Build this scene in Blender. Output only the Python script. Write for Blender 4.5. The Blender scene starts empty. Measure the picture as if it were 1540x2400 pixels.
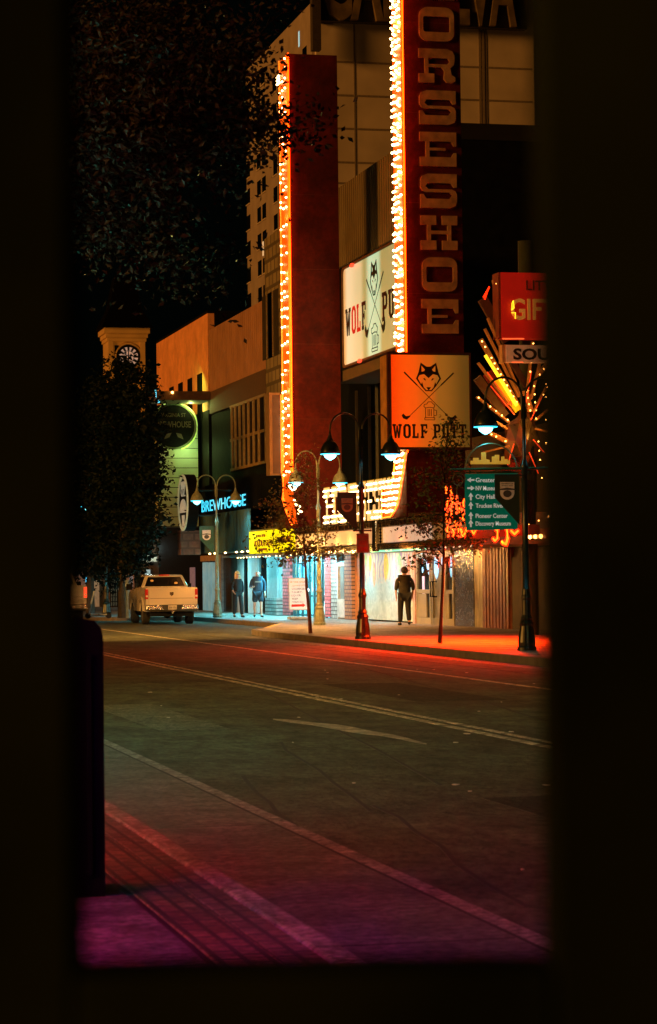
import bpy, math, random
from mathutils import Vector, Matrix
from mathutils.geometry import tessellate_polygon
R = math.radians
random.seed(7)
sc = bpy.context.scene
col = sc.collection

# ------------------------------------------------------------------ camera
F = 5667.0                                   # focal length in units of a 1540 x 2400 frame
CAM = Vector((0.0, 0.0, 1.65))
_Y = Vector((-1340 / F, -166 / F, -1.0)).normalized()
_Z = Vector((-0.0115, 1.0, (1340 * 0.0115 - 166) / F)).normalized()
_X = _Y.cross(_Z)
W2 = Matrix((_X, _Y, _Z))                    # camera space -> world space
cam = bpy.data.cameras.new('camera'); camo = bpy.data.objects.new('camera', cam); col.objects.link(camo)
camo.matrix_world = Matrix.Translation(CAM) @ W2.to_4x4()
cam.sensor_fit = 'VERTICAL'; cam.sensor_height = 36.0; cam.sensor_width = 24.0
cam.lens = 36.0 * F / 2400
cam.clip_start = 0.05; cam.clip_end = 3000
cam.dof.use_dof = True; cam.dof.focus_distance = 72.0; cam.dof.aperture_fstop = 7.0
sc.camera = camo

# ------------------------------------------------------------------ world and night sky glow
w = bpy.data.worlds.new('World'); sc.world = w; w.use_nodes = True
bg = w.node_tree.nodes['Background']
bg.inputs[0].default_value = (0.35, 0.6, 0.45, 1); bg.inputs[1].default_value = 0.0012
sl = bpy.data.lights.new('sodium_city_glow', 'SUN'); so = bpy.data.objects.new('sodium_city_glow', sl); col.objects.link(so)
sl.energy = 1.7; sl.angle = R(12); sl.color = (1.0, 0.37, 0.055)
so.rotation_euler = Vector((0.93, 0.27, -0.17)).to_track_quat('-Z', 'Y').to_euler()
sc.view_settings.view_transform = 'Standard'; sc.view_settings.look = 'None'
sc.view_settings.exposure = 0.0; sc.view_settings.gamma = 1.0
sc.cycles.use_denoising = True
sc.cycles.sample_clamp_indirect = 4.0
sc.cycles.max_bounces = 5
sc.cycles.use_light_tree = True

# ------------------------------------------------------------------ measuring helpers (pixels of a 1540 x 2400 frame)
def ray(px, py):
    return W2 @ Vector(((px - 770) / F, -(py - 1200) / F, -1.0))
def hitX(px, py, X):
    d = ray(px, py); return CAM + d * (X / d.x)
def hitY(px, py, Y):
    d = ray(px, py); return CAM + d * (Y / d.y)
def hitZ(px, py, Z):
    d = ray(px, py); return CAM + d * ((Z - CAM.z) / d.z)
def YX(px, X, py=1355): return hitX(px, py, X).y
def XY(px, Y, py=1355): return hitY(px, py, Y).x

# ------------------------------------------------------------------ materials
MC = {}
def mat(name, c, rough=0.7, metal=0.0, var=0.25, scale=6.0, bump=0.0, bscale=None, emit=None, es=0.0, c2=None, wave=None, stretch=None, brick=None, spec=0.5, sampled=True, grain=None):
    if name in MC: return MC[name]
    m = bpy.data.materials.new(name); m.use_nodes = True; MC[name] = m
    nt = m.node_tree; N = nt.nodes; L = nt.links; b = N['Principled BSDF']
    tc = N.new('ShaderNodeTexCoord'); mp = N.new('ShaderNodeMapping')
    L.new(tc.outputs['Object'], mp.inputs[0])
    if stretch: mp.inputs['Scale'].default_value = stretch
    n = N.new('ShaderNodeTexNoise'); n.inputs['Scale'].default_value = scale; n.inputs['Detail'].default_value = 6
    L.new(mp.outputs[0], n.inputs['Vector'])
    r = N.new('ShaderNodeValToRGB')
    c2 = c2 or tuple(max(0, x * (1 - var)) for x in c)
    hi = tuple(min(1, x * (1 + var)) for x in c)
    r.color_ramp.elements[0].position = 0.3; r.color_ramp.elements[0].color = (*c2, 1)
    r.color_ramp.elements[1].position = 0.7; r.color_ramp.elements[1].color = (*hi, 1)
    L.new(n.outputs[0], r.inputs[0])
    out = r.outputs[0]
    if grain:
        for gs, lo in grain:
            g = N.new('ShaderNodeTexNoise'); g.inputs['Scale'].default_value = gs; g.inputs['Detail'].default_value = 9; g.inputs['Roughness'].default_value = 0.72
            L.new(mp.outputs[0], g.inputs['Vector'])
            gr = N.new('ShaderNodeMapRange'); gr.inputs[1].default_value = .36; gr.inputs[2].default_value = .64; gr.inputs[3].default_value = lo; gr.inputs[4].default_value = 2 - lo
            L.new(g.outputs[0], gr.inputs[0])
            gm = N.new('ShaderNodeVectorMath'); gm.operation = 'SCALE'; L.new(out, gm.inputs[0]); L.new(gr.outputs[0], gm.inputs['Scale']); out = gm.outputs[0]
    if brick:   # (axis, brick width, row height, mortar colour)
        ax, bw, bh, mc = brick
        sx = N.new('ShaderNodeSeparateXYZ'); cx = N.new('ShaderNodeCombineXYZ')
        L.new(tc.outputs['Object'], sx.inputs[0])
        L.new(sx.outputs['X' if ax == 'Y' else 'Y'], cx.inputs[0]); L.new(sx.outputs['X' if ax == 'Z' else 'Z'], cx.inputs[1])
        bt = N.new('ShaderNodeTexBrick'); L.new(cx.outputs[0], bt.inputs['Vector'])
        bt.inputs['Scale'].default_value = 1.0; bt.inputs['Brick Width'].default_value = bw; bt.inputs['Row Height'].default_value = bh
        bt.inputs['Mortar Size'].default_value = bh * 0.14; bt.inputs['Mortar'].default_value = (*mc, 1)
        L.new(out, bt.inputs['Color1'])
        mx = N.new('ShaderNodeMix'); mx.data_type = 'RGBA'; mx.blend_type = 'MULTIPLY'; mx.inputs[0].default_value = 1
        L.new(out, mx.inputs[6]); mx.inputs[7].default_value = (0.7, 0.68, 0.66, 1); L.new(mx.outputs[2], bt.inputs['Color2'])
        out = bt.outputs['Color']
    L.new(out, b.inputs['Base Color'])
    b.inputs['Metallic'].default_value = metal; b.inputs['Specular IOR Level'].default_value = spec
    rr = N.new('ShaderNodeMapRange'); L.new(n.outputs[0], rr.inputs[0])
    rr.inputs[3].default_value = max(0.02, rough - 0.12); rr.inputs[4].default_value = min(1, rough + 0.12)
    L.new(rr.outputs[0], b.inputs['Roughness'])
    h = None
    if bump:
        n2 = N.new('ShaderNodeTexNoise'); n2.inputs['Scale'].default_value = bscale or scale * 4; n2.inputs['Detail'].default_value = 4
        L.new(mp.outputs[0], n2.inputs['Vector']); h = n2.outputs[0]
        bp = N.new('ShaderNodeBump'); bp.inputs['Strength'].default_value = bump; bp.inputs['Distance'].default_value = 0.02
        L.new(h, bp.inputs['Height'])
        if brick:
            bp.inputs['Distance'].default_value = 0.01
            L.new(bt.outputs['Fac'], bp.inputs['Height']); bp.invert = True
        L.new(bp.outputs[0], b.inputs['Normal'])
    if emit:
        b.inputs['Emission Color'].default_value = (*emit, 1); b.inputs['Emission Strength'].default_value = es
        if not sampled: m.cycles.emission_sampling = 'NONE'
    return m
def ramp_emit(name, axis, stops, period, strength, base=(0.5, 0.5, 0.45), phase=0.0, contrast=0.5):
    """a face with an emission ramp, for backlit tube bands and for painted light"""
    m = mat(name, base, rough=0.45, var=0.06, scale=2)
    N = m.node_tree.nodes; L = m.node_tree.links; b = N['Principled BSDF']
    tc = N.new('ShaderNodeTexCoord'); sx = N.new('ShaderNodeSeparateXYZ'); L.new(tc.outputs['Generated'], sx.inputs[0])
    r = N.new('ShaderNodeValToRGB'); r.color_ramp.interpolation = 'EASE'
    el = r.color_ramp.elements
    while len(el) < len(stops): el.new(0.5)
    for e, (p, c) in zip(el, stops): e.position = p; e.color = (*c, 1)
    L.new(sx.outputs[axis], r.inputs[0]); L.new(r.outputs[0], b.inputs['Emission Color'])
    b.inputs['Emission Strength'].default_value = strength
    return m

ASPH = mat('asphalt', (0.066, 0.074, 0.05), rough=0.8, var=0.4, scale=0.5, bump=0.8, bscale=26, stretch=(1, .5, 1), spec=.22, grain=((2.2, .5), (14, .55)))
CONC = mat('concrete', (0.12, 0.115, 0.105), rough=0.75, var=0.3, scale=1.4, bump=0.4, bscale=22, spec=.25, grain=((3, .6), (16, .4)))
CONCW = mat('pale_concrete', (0.22, 0.2, 0.185), rough=0.75, var=0.35, scale=3, bump=0.6, bscale=22, spec=.2, grain=((5, .5), (20, .4)))
KERB = mat('kerb_stone', (0.3, 0.28, 0.25), rough=0.8, var=0.3, scale=3, bump=0.5)
YKERB = mat('yellow_kerb_paint', (0.55, 0.36, 0.03), rough=0.6, var=0.3, scale=5)
LINE = mat('worn_line_paint', (0.36, 0.31, 0.22), rough=0.7, var=0.3, scale=5, spec=.2, grain=((3, .2), (18, .1)))
LINEY = mat('worn_yellow_paint', (0.34, 0.31, 0.24), rough=0.7, var=0.4, scale=3, spec=.2, grain=((3, .2), (18, .1)))
CRACK = mat('joint_dirt', (0.025, 0.022, 0.02), rough=0.9)
PAVE = mat('brick_paving', (0.2, 0.12, 0.10), rough=0.75, var=0.35, scale=4, bump=0.8, bscale=30, spec=.2, brick=('Z', .2, .1, (.05, .04, .04)), grain=((14, .4),))
IRON = mat('black_green_iron', (0.012, 0.02, 0.014), rough=0.32, metal=0.3, var=0.3, scale=9, spec=0.6)
IRONP = mat('weathered_pale_iron', (0.16, 0.17, 0.11), rough=0.5, var=0.3, scale=9)
CHROME = mat('chrome', (0.6, 0.6, 0.58), rough=0.22, metal=1.0, var=0.2, scale=8)
BLACK = mat('black_paint', (0.005, 0.0055, 0.005), rough=0.7, var=0.4, scale=3, spec=0.08)
BLKG = mat('dark_glass', (0.004, 0.005, 0.005), rough=0.12, var=0.3, scale=2, spec=0.4)
REDP = mat('red_sign_panel', (0.075, 0.007, 0.003), rough=0.6, var=0.3, scale=.9, bump=0.2, bscale=3, spec=.2, grain=((1.6, .7), (6, .75)))
REDSTRIP = mat('glowing_bulb_tray', (0.6, 0.06, 0.01), rough=0.5, var=0.15, scale=3, emit=(1, .13, .0), es=0.55, sampled=False)  # tray glows by itself, standing in for the halo of its bulbs
TANL = mat('aged_tan_letter', (0.38, 0.25, 0.11), rough=0.6, var=0.35, scale=4)
BULB = mat('bulb_glow', (1, .9, .7), emit=(1.0, 0.62, 0.24), es=16, sampled=False)
BULBW = mat('bulb_glow_white', (1, .95, .85), emit=(1.0, 0.82, 0.48), es=6, sampled=False)
BULBO = mat('bulb_glow_amber', (1, .7, .3), emit=(1.0, 0.42, 0.08), es=14, sampled=False)
NEONO = mat('neon_orange', (1, .4, .1), emit=(1.0, 0.07, 0.002), es=3.0)
NEONR = mat('neon_red', (1, .1, .05), emit=(1.0, 0.018, 0.002), es=2.6)
NEONC = mat('neon_core', (1, .5, .1), emit=(1.0, 0.30, 0.02), es=2, sampled=False)
NEONY = mat('neon_yellow', (1, .9, .1), emit=(1.0, 0.62, 0.02), es=1.6)
LETLIT = mat('lit_letter_face', (0.4, 0.3, 0.2), emit=(1.0, 0.56, 0.2), es=0.75)
LETEDGE = mat('lit_letter_edge', (0.3, 0.25, 0.05), emit=(0.5, 0.30, 0.01), es=0.3)
CYANL = mat('cyan_lens', (0.2, 0.8, 1), emit=(0.02, 0.62, 0.95), es=2.6, sampled=False)
CYANB = mat('cyan_bulb', (0.6, 1, 1), emit=(0.16, 0.85, 1.0), es=8.0, sampled=False)
CYANT = mat('cyan_letter', (0.4, 0.9, 1), emit=(0.05, 0.62, 0.85), es=1.5)
LEAF = mat('leaf_small_tree', (0.15, 0.12, 0.03), rough=0.5, var=0.5, scale=3)
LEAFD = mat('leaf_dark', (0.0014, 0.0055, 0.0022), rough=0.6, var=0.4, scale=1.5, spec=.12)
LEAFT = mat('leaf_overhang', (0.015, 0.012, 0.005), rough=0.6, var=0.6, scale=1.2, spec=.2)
BARK = mat('bark', (0.05, 0.035, 0.02), rough=0.9, var=0.4, scale=12, bump=0.6)
BARKR = mat('bark_reddish', (0.2, 0.06, 0.035), rough=0.8, var=0.3, scale=12, bump=0.5)
WHT = mat('white_board', (0.6, 0.58, 0.55), rough=0.5, var=0.08, scale=2)
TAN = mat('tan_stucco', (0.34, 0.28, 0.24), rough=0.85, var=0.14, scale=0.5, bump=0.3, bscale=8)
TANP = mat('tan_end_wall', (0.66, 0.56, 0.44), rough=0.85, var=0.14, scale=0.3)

# ------------------------------------------------------------------ mesh builder
class MB:
    def __init__(s): s.v = []; s.f = []; s.m = []; s.mi = 0
    def add(s, vs, fs):
        o = len(s.v); s.v += [tuple(p) for p in vs]
        s.f += [tuple(i + o for i in f) for f in fs]; s.m += [s.mi] * len(fs); return s
    def box(s, a, b):
        x0, y0, z0 = a; x1, y1, z1 = b
        vs = [(x, y, z) for z in (z0, z1) for y in (y0, y1) for x in (x0, x1)]
        return s.add(vs, [(0, 2, 3, 1), (4, 5, 7, 6), (0, 1, 5, 4), (2, 6, 7, 3), (0, 4, 6, 2), (1, 3, 7, 5)])
    def hexa(s, bot, top):
        return s.add(list(bot) + list(top), [(3, 2, 1, 0), (4, 5, 6, 7), (0, 1, 5, 4), (1, 2, 6, 5), (2, 3, 7, 6), (3, 0, 4, 7)])
    def prism(s, loops, fn, w0, w1):
        if not isinstance(loops[0][0], (tuple, list)): loops = [loops]
        tri = tessellate_polygon([[Vector((p[0], p[1], 0)) for p in lp] for lp in loops])
        flat = [p for lp in loops for p in lp]; n = len(flat)
        vs = [fn(p[0], p[1], w1) for p in flat] + [fn(p[0], p[1], w0) for p in flat]
        fs = [tuple(t) for t in tri] + [tuple(i + n for i in reversed(t)) for t in tri]
        k = 0
        for lp in loops:
            m = len(lp)
            for i in range(m):
                j = (i + 1) % m; fs.append((k + i, k + j, n + k + j, n + k + i))
            k += m
        return s.add(vs, fs)
    def tube(s, pts, rad, n=8, cap=True):
        pts = [Vector(p) for p in pts]
        if not isinstance(rad, (list, tuple)): rad = [rad] * len(pts)
        vs = []; fs = []
        for i, p in enumerate(pts):
            t = (pts[min(i + 1, len(pts) - 1)] - pts[max(i - 1, 0)]).normalized()
            a = t.cross(Vector((0, 0, 1)))
            if a.length < 1e-3: a = t.cross(Vector((1, 0, 0)))
            a.normalize(); b = t.cross(a)
            for k in range(n):
                an = 2 * math.pi * k / n
                vs.append(p + (a * math.cos(an) + b * math.sin(an)) * rad[i])
        for i in range(len(pts) - 1):
            for k in range(n):
                k2 = (k + 1) % n; fs.append((i * n + k, i * n + k2, (i + 1) * n + k2, (i + 1) * n + k))
        if cap: fs += [tuple(range(n)), tuple((len(pts) - 1) * n + k for k in range(n))]
        return s.add(vs, fs)
    def lathe(s, prof, c=(0, 0, 0), n=16, flute=0.0):
        vs = []; fs = []
        for (r, z) in prof:
            for k in range(n):
                a = 2 * math.pi * k / n; rr = r * (1 - (flute if k % 2 else 0))
                vs.append((c[0] + rr * math.cos(a), c[1] + rr * math.sin(a), c[2] + z))
        for i in range(len(prof) - 1):
            for k in range(n):
                k2 = (k + 1) % n; fs.append((i * n + k, i * n + k2, (i + 1) * n + k2, (i + 1) * n + k))
        fs += [tuple(range(n)), tuple((len(prof) - 1) * n + k for k in range(n))]
        return s.add(vs, fs)
    def ball(s, c, r, n=6, sq=(1, 1, 1)):
        vs = []; fs = []
        m = n // 2 + 1
        for i in range(m + 1):
            t = math.pi * i / m
            for k in range(n):
                a = 2 * math.pi * k / n
                vs.append((c[0] + sq[0] * r * math.sin(t) * math.cos(a), c[1] + sq[1] * r * math.sin(t) * math.sin(a), c[2] + sq[2] * r * math.cos(t)))
        for i in range(m):
            for k in range(n):
                k2 = (k + 1) % n; fs.append((i * n + k, i * n + k2, (i + 1) * n + k2, (i + 1) * n + k))
        return s.add(vs, fs)
    def text(s, body, u0, v0, w, h, fn, w0, w1, bold=0.0):
        """text fitted in a w x h box (capital height h), drawn on the plane fn"""
        cu = bpy.data.curves.new('t', 'FONT'); cu.body = body; cu.size = 1; cu.offset = bold; cu.resolution_u = 3
        ob = bpy.data.objects.new('t', cu)
        me = bpy.data.meshes.new_from_object(ob)
        xs = [v.co.x for v in me.vertices]
        if xs:
            x0, x1 = min(xs), max(xs); cap = 0.70
            su = w / (x1 - x0); sv = h / cap
            vv = [((v.co.x - x0) * su + u0, v.co.y * sv + v0) for v in me.vertices]
            n = len(vv)
            vs = [fn(a, b, w1) for a, b in vv] + [fn(a, b, w0) for a, b in vv]
            fs = [tuple(p.vertices) for p in me.polygons]
            ec = {}
            for p in fs:
                for i in range(len(p)):
                    e = (p[i], p[(i + 1) % len(p)]); ec[tuple(sorted(e))] = ec.get(tuple(sorted(e)), 0) + 1
            side = [(a, b, b + n, a + n) for (a, b), c in ec.items() if c == 1]
            s.add(vs, fs + side)
        bpy.data.objects.remove(ob); bpy.data.meshes.remove(me); bpy.data.curves.remove(cu)
        return s
    def build(s, name, mats, parent=None, smooth=False, label=None):
        if not isinstance(mats, (list, tuple)): mats = [mats]
        me = bpy.data.meshes.new(name)
        off = Vector((0, 0, 0))
        o = bpy.data.objects.new(name, me)
        if parent:
            p = parent
            while p: off += p.location; p = p.parent
            o.parent = parent
        else:
            xs = [p[0] for p in s.v]; ys = [p[1] for p in s.v]; zs = [p[2] for p in s.v]
            off = Vector(((min(xs) + max(xs)) / 2, (min(ys) + max(ys)) / 2, min(zs))); o.location = off
        me.from_pydata([(p[0] - off.x, p[1] - off.y, p[2] - off.z) for p in s.v], [], s.f)
        for m in mats: me.materials.append(m)
        me.polygons.foreach_set('material_index', s.m)
        if smooth: me.polygons.foreach_set('use_smooth', [True] * len(me.polygons))
        me.update()
        if label: o['label'] = label
        col.objects.link(o); return o
def tag(o, label, cat, group=None):
    o['label'] = label; o['category'] = cat
    if group: o['group'] = group
    return o
def thing(name, loc, label, cat, group=None, rz=0.0):
    o = bpy.data.objects.new(name, None); o.location = loc; o.rotation_euler = (0, 0, rz)
    o.empty_display_size = 0.2; col.objects.link(o); return tag(o, label, cat, group)
def struct(o): o['kind'] = 'structure'; return o
def copy_tree(o, parent=None):
    c = o.copy(); col.objects.link(c); c.parent = parent
    for ch in list(o.children): copy_tree(ch, c)
    return c
def bevel(o, w=0.02, seg=2):
    b = o.modifiers.new('bevel', 'BEVEL'); b.width = w; b.segments = seg; b.limit_method = 'ANGLE'; return o
def faceY(Y0): return lambda u, v, w: (u, Y0 - w, v)          # plane facing the camera, u = world x
def faceX(X0): return lambda u, v, w: (X0 - w, -u, v)         # plane facing the street, u = -world y
def lamp(name, loc, colr, power, kind='POINT', size=0.05, rot=None, parent=None, sy=None, spot=None):
    l = bpy.data.lights.new(name, kind); l.energy = power; l.color = colr
    if kind == 'AREA':
        l.size = size
        if sy: l.shape = 'RECTANGLE'; l.size_y = sy
    else: l.shadow_soft_size = size
    if kind == 'SPOT' and spot: l.spot_size = R(spot); l.spot_blend = 0.6
    o = bpy.data.objects.new(name, l); col.objects.link(o)
    if parent:
        o.parent = parent; off = Vector((0, 0, 0)); p = parent
        while p: off += p.location; p = p.parent
        o.location = Vector(loc) - off
    else: o.location = loc
    if rot is not None: o.rotation_euler = Vector(rot).to_track_quat('-Z', 'Y').to_euler()
    return o

# wide French-Clarendon style glyphs on a 10 x 10 cell and slab glyphs on a 10 x 14 cell
def rrect(x0, y0, x1, y1, r, n=4):
    p = []
    for cx, cy, a in ((x1 - r, y0 + r, -90), (x1 - r, y1 - r, 0), (x0 + r, y1 - r, 90), (x0 + r, y0 + r, 180)):
        for k in range(n + 1): t = R(a + 90 * k / n); p.append((cx + r * math.cos(t), cy + r * math.sin(t)))
    return p
WG = {
 'H': [[(0,0),(4.2,0),(4.2,2.7),(2.7,2.7),(2.7,4.6),(7.3,4.6),(7.3,2.7),(5.8,2.7),(5.8,0),(10,0),(10,2.7),(8.3,2.7),(8.3,7.3),(10,7.3),(10,10),(5.8,10),(5.8,7.3),(7.3,7.3),(7.3,5.6),(2.7,5.6),(2.7,7.3),(4.2,7.3),(4.2,10),(0,10),(0,7.3),(1.7,7.3),(1.7,2.7),(0,2.7)]],
 'O': [rrect(0.2,0,9.8,10,2.4), rrect(1.3,2.7,8.7,7.3,0.6)],
 'E': [[(0,0),(10,0),(10,4),(9.3,4),(8.6,2.7),(2.6,2.7),(2.6,4.6),(7,4.6),(7,5.4),(2.6,5.4),(2.6,7.3),(8.6,7.3),(9.3,6),(10,6),(10,10),(0,10),(0,7.3),(1.6,7.3),(1.6,2.7),(0,2.7)]],
 'S': [[(0,0),(8,0),(9.6,.7),(10,1.9),(10,4.1),(9.6,5),(8.6,5.5),(2.2,5.5),(1.3,6.3),(2,7.3),(8.4,7.3),(9.2,6.1),(10,6.1),(10,10),(2,10),(.5,9.4),(0,8.3),(0,6),(.5,5.1),(1.6,4.6),(8,4.6),(8.8,3.8),(8,2.7),(1.6,2.7),(.8,4),(0,4)]],
 'R': [[(0,0),(4.2,0),(4.2,2.7),(2.6,2.7),(2.6,4.6),(6.2,4.6),(7,3.6),(6.8,1.2),(7.6,.2),(9,0),(10,.6),(10,1.8),(9,2.4),(8.6,4.4),(9.6,5.4),(9.8,6.4),(9.8,8.2),(9.2,9.4),(7.8,10),(0,10),(0,7.3),(1.6,7.3),(1.6,2.7),(0,2.7)], [(2.6,5.5),(7.9,5.5),(8.5,6.4),(7.9,7.3),(2.6,7.3)]],
}
SG = {
 'W': [[(0,14),(0,12),(.8,12),(2.7,0),(4.6,0),(5.5,6.5),(6.4,0),(8.3,0),(10.2,12),(11,12),(11,14),(7,14),(7,12),(7.9,12),(7.2,5.5),(6.3,12.5),(4.7,12.5),(3.8,5.5),(3.1,12),(4,12),(4,14)]],
 'O': [[(2.6,0),(7.4,0),(10,2.6),(10,11.4),(7.4,14),(2.6,14),(0,11.4),(0,2.6)], [(3.2,3.2),(3.2,10.8),(4.2,12),(5.8,12),(6.8,10.8),(6.8,3.2),(5.8,2),(4.2,2)]],
 'L': [[(0,0),(9,0),(9,5),(7,5),(7,2),(4,2),(4,12),(5,12),(5,14),(0,14),(0,12),(1,12),(1,2),(0,2)]],
 'F': [[(0,0),(5,0),(5,2),(4,2),(4,6),(5.5,6),(5.5,5),(6.8,5),(6.8,9),(5.5,9),(5.5,8),(4,8),(4,12),(7.5,12),(7.5,9.5),(9.5,9.5),(9.5,14),(0,14),(0,12),(1,12),(1,2),(0,2)]],
 'P': [[(0,0),(5,0),(5,2),(4,2),(4,5.5),(7.6,5.5),(9.6,7.5),(9.6,12),(7.6,14),(0,14),(0,12),(1,12),(1,2),(0,2)], [(4,7.5),(6,7.5),(6.8,8.3),(6.8,11.2),(6,12),(4,12)]],
 'U': [[(0,14),(0,12),(1,12),(1,2.5),(3.4,0),(6.6,0),(9,2.5),(9,12),(10,12),(10,14),(5.4,14),(5.4,12),(6.2,12),(6.2,3),(5.6,2),(4.6,2),(4,3),(4,12),(4.8,12),(4.8,14)]],
 'T': [[(2.8,0),(7.2,0),(7.2,2),(6.5,2),(6.5,12),(8,12),(8,9.5),(10,9.5),(10,14),(0,14),(0,9.5),(2,9.5),(2,12),(3.5,12),(3.5,2),(2.8,2)]],
}
def glyph(mb, g, u, v, w, h, fn, w0, w1, H=14.0, Wd=10.0):
    loops = [[(u + p[0] * w / Wd, v + p[1] * h / H) for p in lp] for lp in g]
    mb.prism(loops, fn, w0, w1)

# ------------------------------------------------------------------ ground, roads, pavements
FX = 20.0      # building line of the far side
def sheet(name, pts, z, m, th=None):
    mb = MB()
    lp = [(p[0], p[1]) for p in pts]
    mb.prism(lp, lambda u, v, w: (u, v, w), z - (th or 0.004), z)
    return struct(mb.build(name, m))
sheet('ground', [(-300, -60), (500, -60), (500, 900), (-300, 900)], -0.03, mat('dark_ground', (0.05, 0.045, 0.035), rough=0.9), 0.3)
sheet('road', [(2.25, -30), (17.2, -30), (17.2, 400), (2.25, 400)], 0.0, ASPH, 0.02)
sheet('gutter', [(2.31, -30), (3.34, -30), (3.34, 400), (2.31, 400)], 0.004, CONC)
mb = MB(); mb.box((3.34, -20, 0.0), (3.365, 200, 0.005)); struct(mb.build('gutter_joint', CRACK))
sheet('gutter_edge_strip', [(3.365, -20), (3.47, -20), (3.47, 200), (3.365, 200)], 0.005, CONCW)
sheet('lane_line', [(7.28, -10), (7.38, -10), (7.38, 200), (7.28, 200)], 0.004, LINEY)
sheet('lane_line', [(7.50, -10), (7.58, -10), (7.58, 200), (7.50, 200)], 0.004, LINEY)
sheet('lane_line', [(10.95, -10), (11.05, -10), (11.05, 200), (10.95, 200)], 0.004, LINE)
# expansion joints across road slabs
mb = MB()
for y in (9.9, 15.2, 21.5, 38):
    mb.box((3.53, y, 0.0), (7.27, y + .012, .002)); mb.box((2.32, y + .6, 0.0), (3.33, y + .615, .006))
struct(mb.build('road_joints', CRACK))
for k_, (px_, py_, ln) in enumerate(((620, 1810, 1.2), (900, 1990, .9), (420, 1660, 4.0), (880, 1640, 3.5), (540, 1885, .8))):
    p = hitZ(px_, py_, 0); mb = MB(); rq = random.Random(k_); L1 = [(p.x + rq.uniform(-.02, .02) + ln * .12 * t, p.y + ln * (t - 3)) for t in range(7)]; L1 = [(a + rq.uniform(-.05, .05), b) for a, b in L1]
    mb.prism(L1 + [(a + .035, b) for a, b in L1[::-1]], lambda u, v, w: (u, v, w), 0, .002 + .0003 * k_); struct(mb.build('tar_seam', CRACK))
for q_, (x0_, y0_, x1_, y1_, c_) in enumerate(((5.2, 14.5, 6.6, 17.2, .035), (8.4, 30.5, 9.6, 36.0, .04), (4.2, 26.0, 5.0, 31.5, .13), (8.9, 17.5, 10.3, 20.0, .035))):
    rq = random.Random(q_ + 50); mb = MB(); mb.prism([(x0_ + rq.uniform(-.05, .05), y0_), (x1_, y0_ + rq.uniform(-.1, .1)), (x1_ + rq.uniform(-.06, .06), y1_), (x0_, y1_ + rq.uniform(-.1, .1))], lambda u, v, w: (u, v, w), .0, .0032); struct(mb.build('asphalt_patch', mat('asphalt_patch_%d' % q_, (c_, c_ * 1.05, c_ * .8), rough=.85, var=.3, scale=2, bump=.8, bscale=30, spec=.2, grain=((5, .6), (20, .4)))))
# pale streak: reflected light painted into the road colour
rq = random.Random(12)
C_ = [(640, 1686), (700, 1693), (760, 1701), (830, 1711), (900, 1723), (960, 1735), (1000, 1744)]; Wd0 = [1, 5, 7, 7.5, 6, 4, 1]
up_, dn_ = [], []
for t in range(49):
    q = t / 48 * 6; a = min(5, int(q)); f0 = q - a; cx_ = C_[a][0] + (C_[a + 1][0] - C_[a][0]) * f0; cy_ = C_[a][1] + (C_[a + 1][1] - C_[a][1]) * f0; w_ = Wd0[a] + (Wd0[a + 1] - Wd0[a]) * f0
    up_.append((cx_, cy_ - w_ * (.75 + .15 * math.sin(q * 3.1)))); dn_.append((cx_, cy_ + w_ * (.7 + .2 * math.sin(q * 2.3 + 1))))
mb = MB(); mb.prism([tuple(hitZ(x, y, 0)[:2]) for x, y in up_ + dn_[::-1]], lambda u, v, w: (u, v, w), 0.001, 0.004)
struct(mb.build('painted_light_streak', mat('light_streak_asphalt', (0.24, 0.22, 0.17), rough=0.6, var=0.4, scale=2.5, grain=((3, .4), (14, .4)))))
mb = MB(); rr = random.Random(3)
for k in range(46):
    y = rr.uniform(9, 45); x = rr.uniform(3.8, 12); s_ = rr.uniform(.01, .035)
    mb.prism([(x + s_ * math.cos(a) * rr.uniform(.6, 1.3), y + s_ * 1.6 * math.sin(a) * rr.uniform(.6, 1.3)) for a in [i * 1.05 for i in range(6)]], lambda u, v, w: (u, v, w), .001, .006)
o = mb.build('litter_specks', WHT); o['kind'] = 'stuff'; tag(o, 'pale flecks of litter and gum scattered over the road', 'litter')
# near pavement
sheet('near_pavement', [(-9, -10), (1.70, -10), (1.70, 300), (-9, 300)], 0.15, mat('near_concrete', (0.13, 0.11, 0.12), rough=0.75, var=0.4, scale=2.5, bump=0.8, bscale=18, spec=.2, grain=((4, .5), (18, .35))), 0.16)
mb = MB(); mb.box((1.70, -10, 0.0), (1.74, 120, 0.142)); struct(mb.build('paving_joint', CRACK))
mb = MB()
mb.box((1.74, -10, 0), (1.985, 120, 0.15)); struct(mb.build('brick_band', PAVE))
mb = MB(); mb.box((1.985, -10, 0), (2.0, 120, 0.144)); struct(mb.build('paving_joint', CRACK))
mb = MB(); mb.box((2.0, -10, 0.0), (2.16, 120, 0.151)); struct(mb.build('brick_band', mat('outer_brick_paving', (0.17, 0.11, 0.1), rough=0.75, var=0.35, scale=5, bump=0.7, brick=('Z', .2, .1, (.05, .04, .04)), grain=((14, .4),), spec=.2)))
mb = MB(); mb.box((2.175, -10, 0.0), (2.31, 300, 0.153)); struct(bevel(mb.build('near_kerb', CONCW), 0.02))
mb = MB()
for i in range(90):
    y = 3.0 + i * .42
    mb.box((1.2, y, 0.15), (1.69, y + .012, 0.1515)) if i % 3 == 0 else None
for xx in (0.45, 1.18): mb.box((xx, -5, 0.15), (xx + .015, 60, 0.1514))
struct(mb.build('paving_joints', CRACK))
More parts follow.
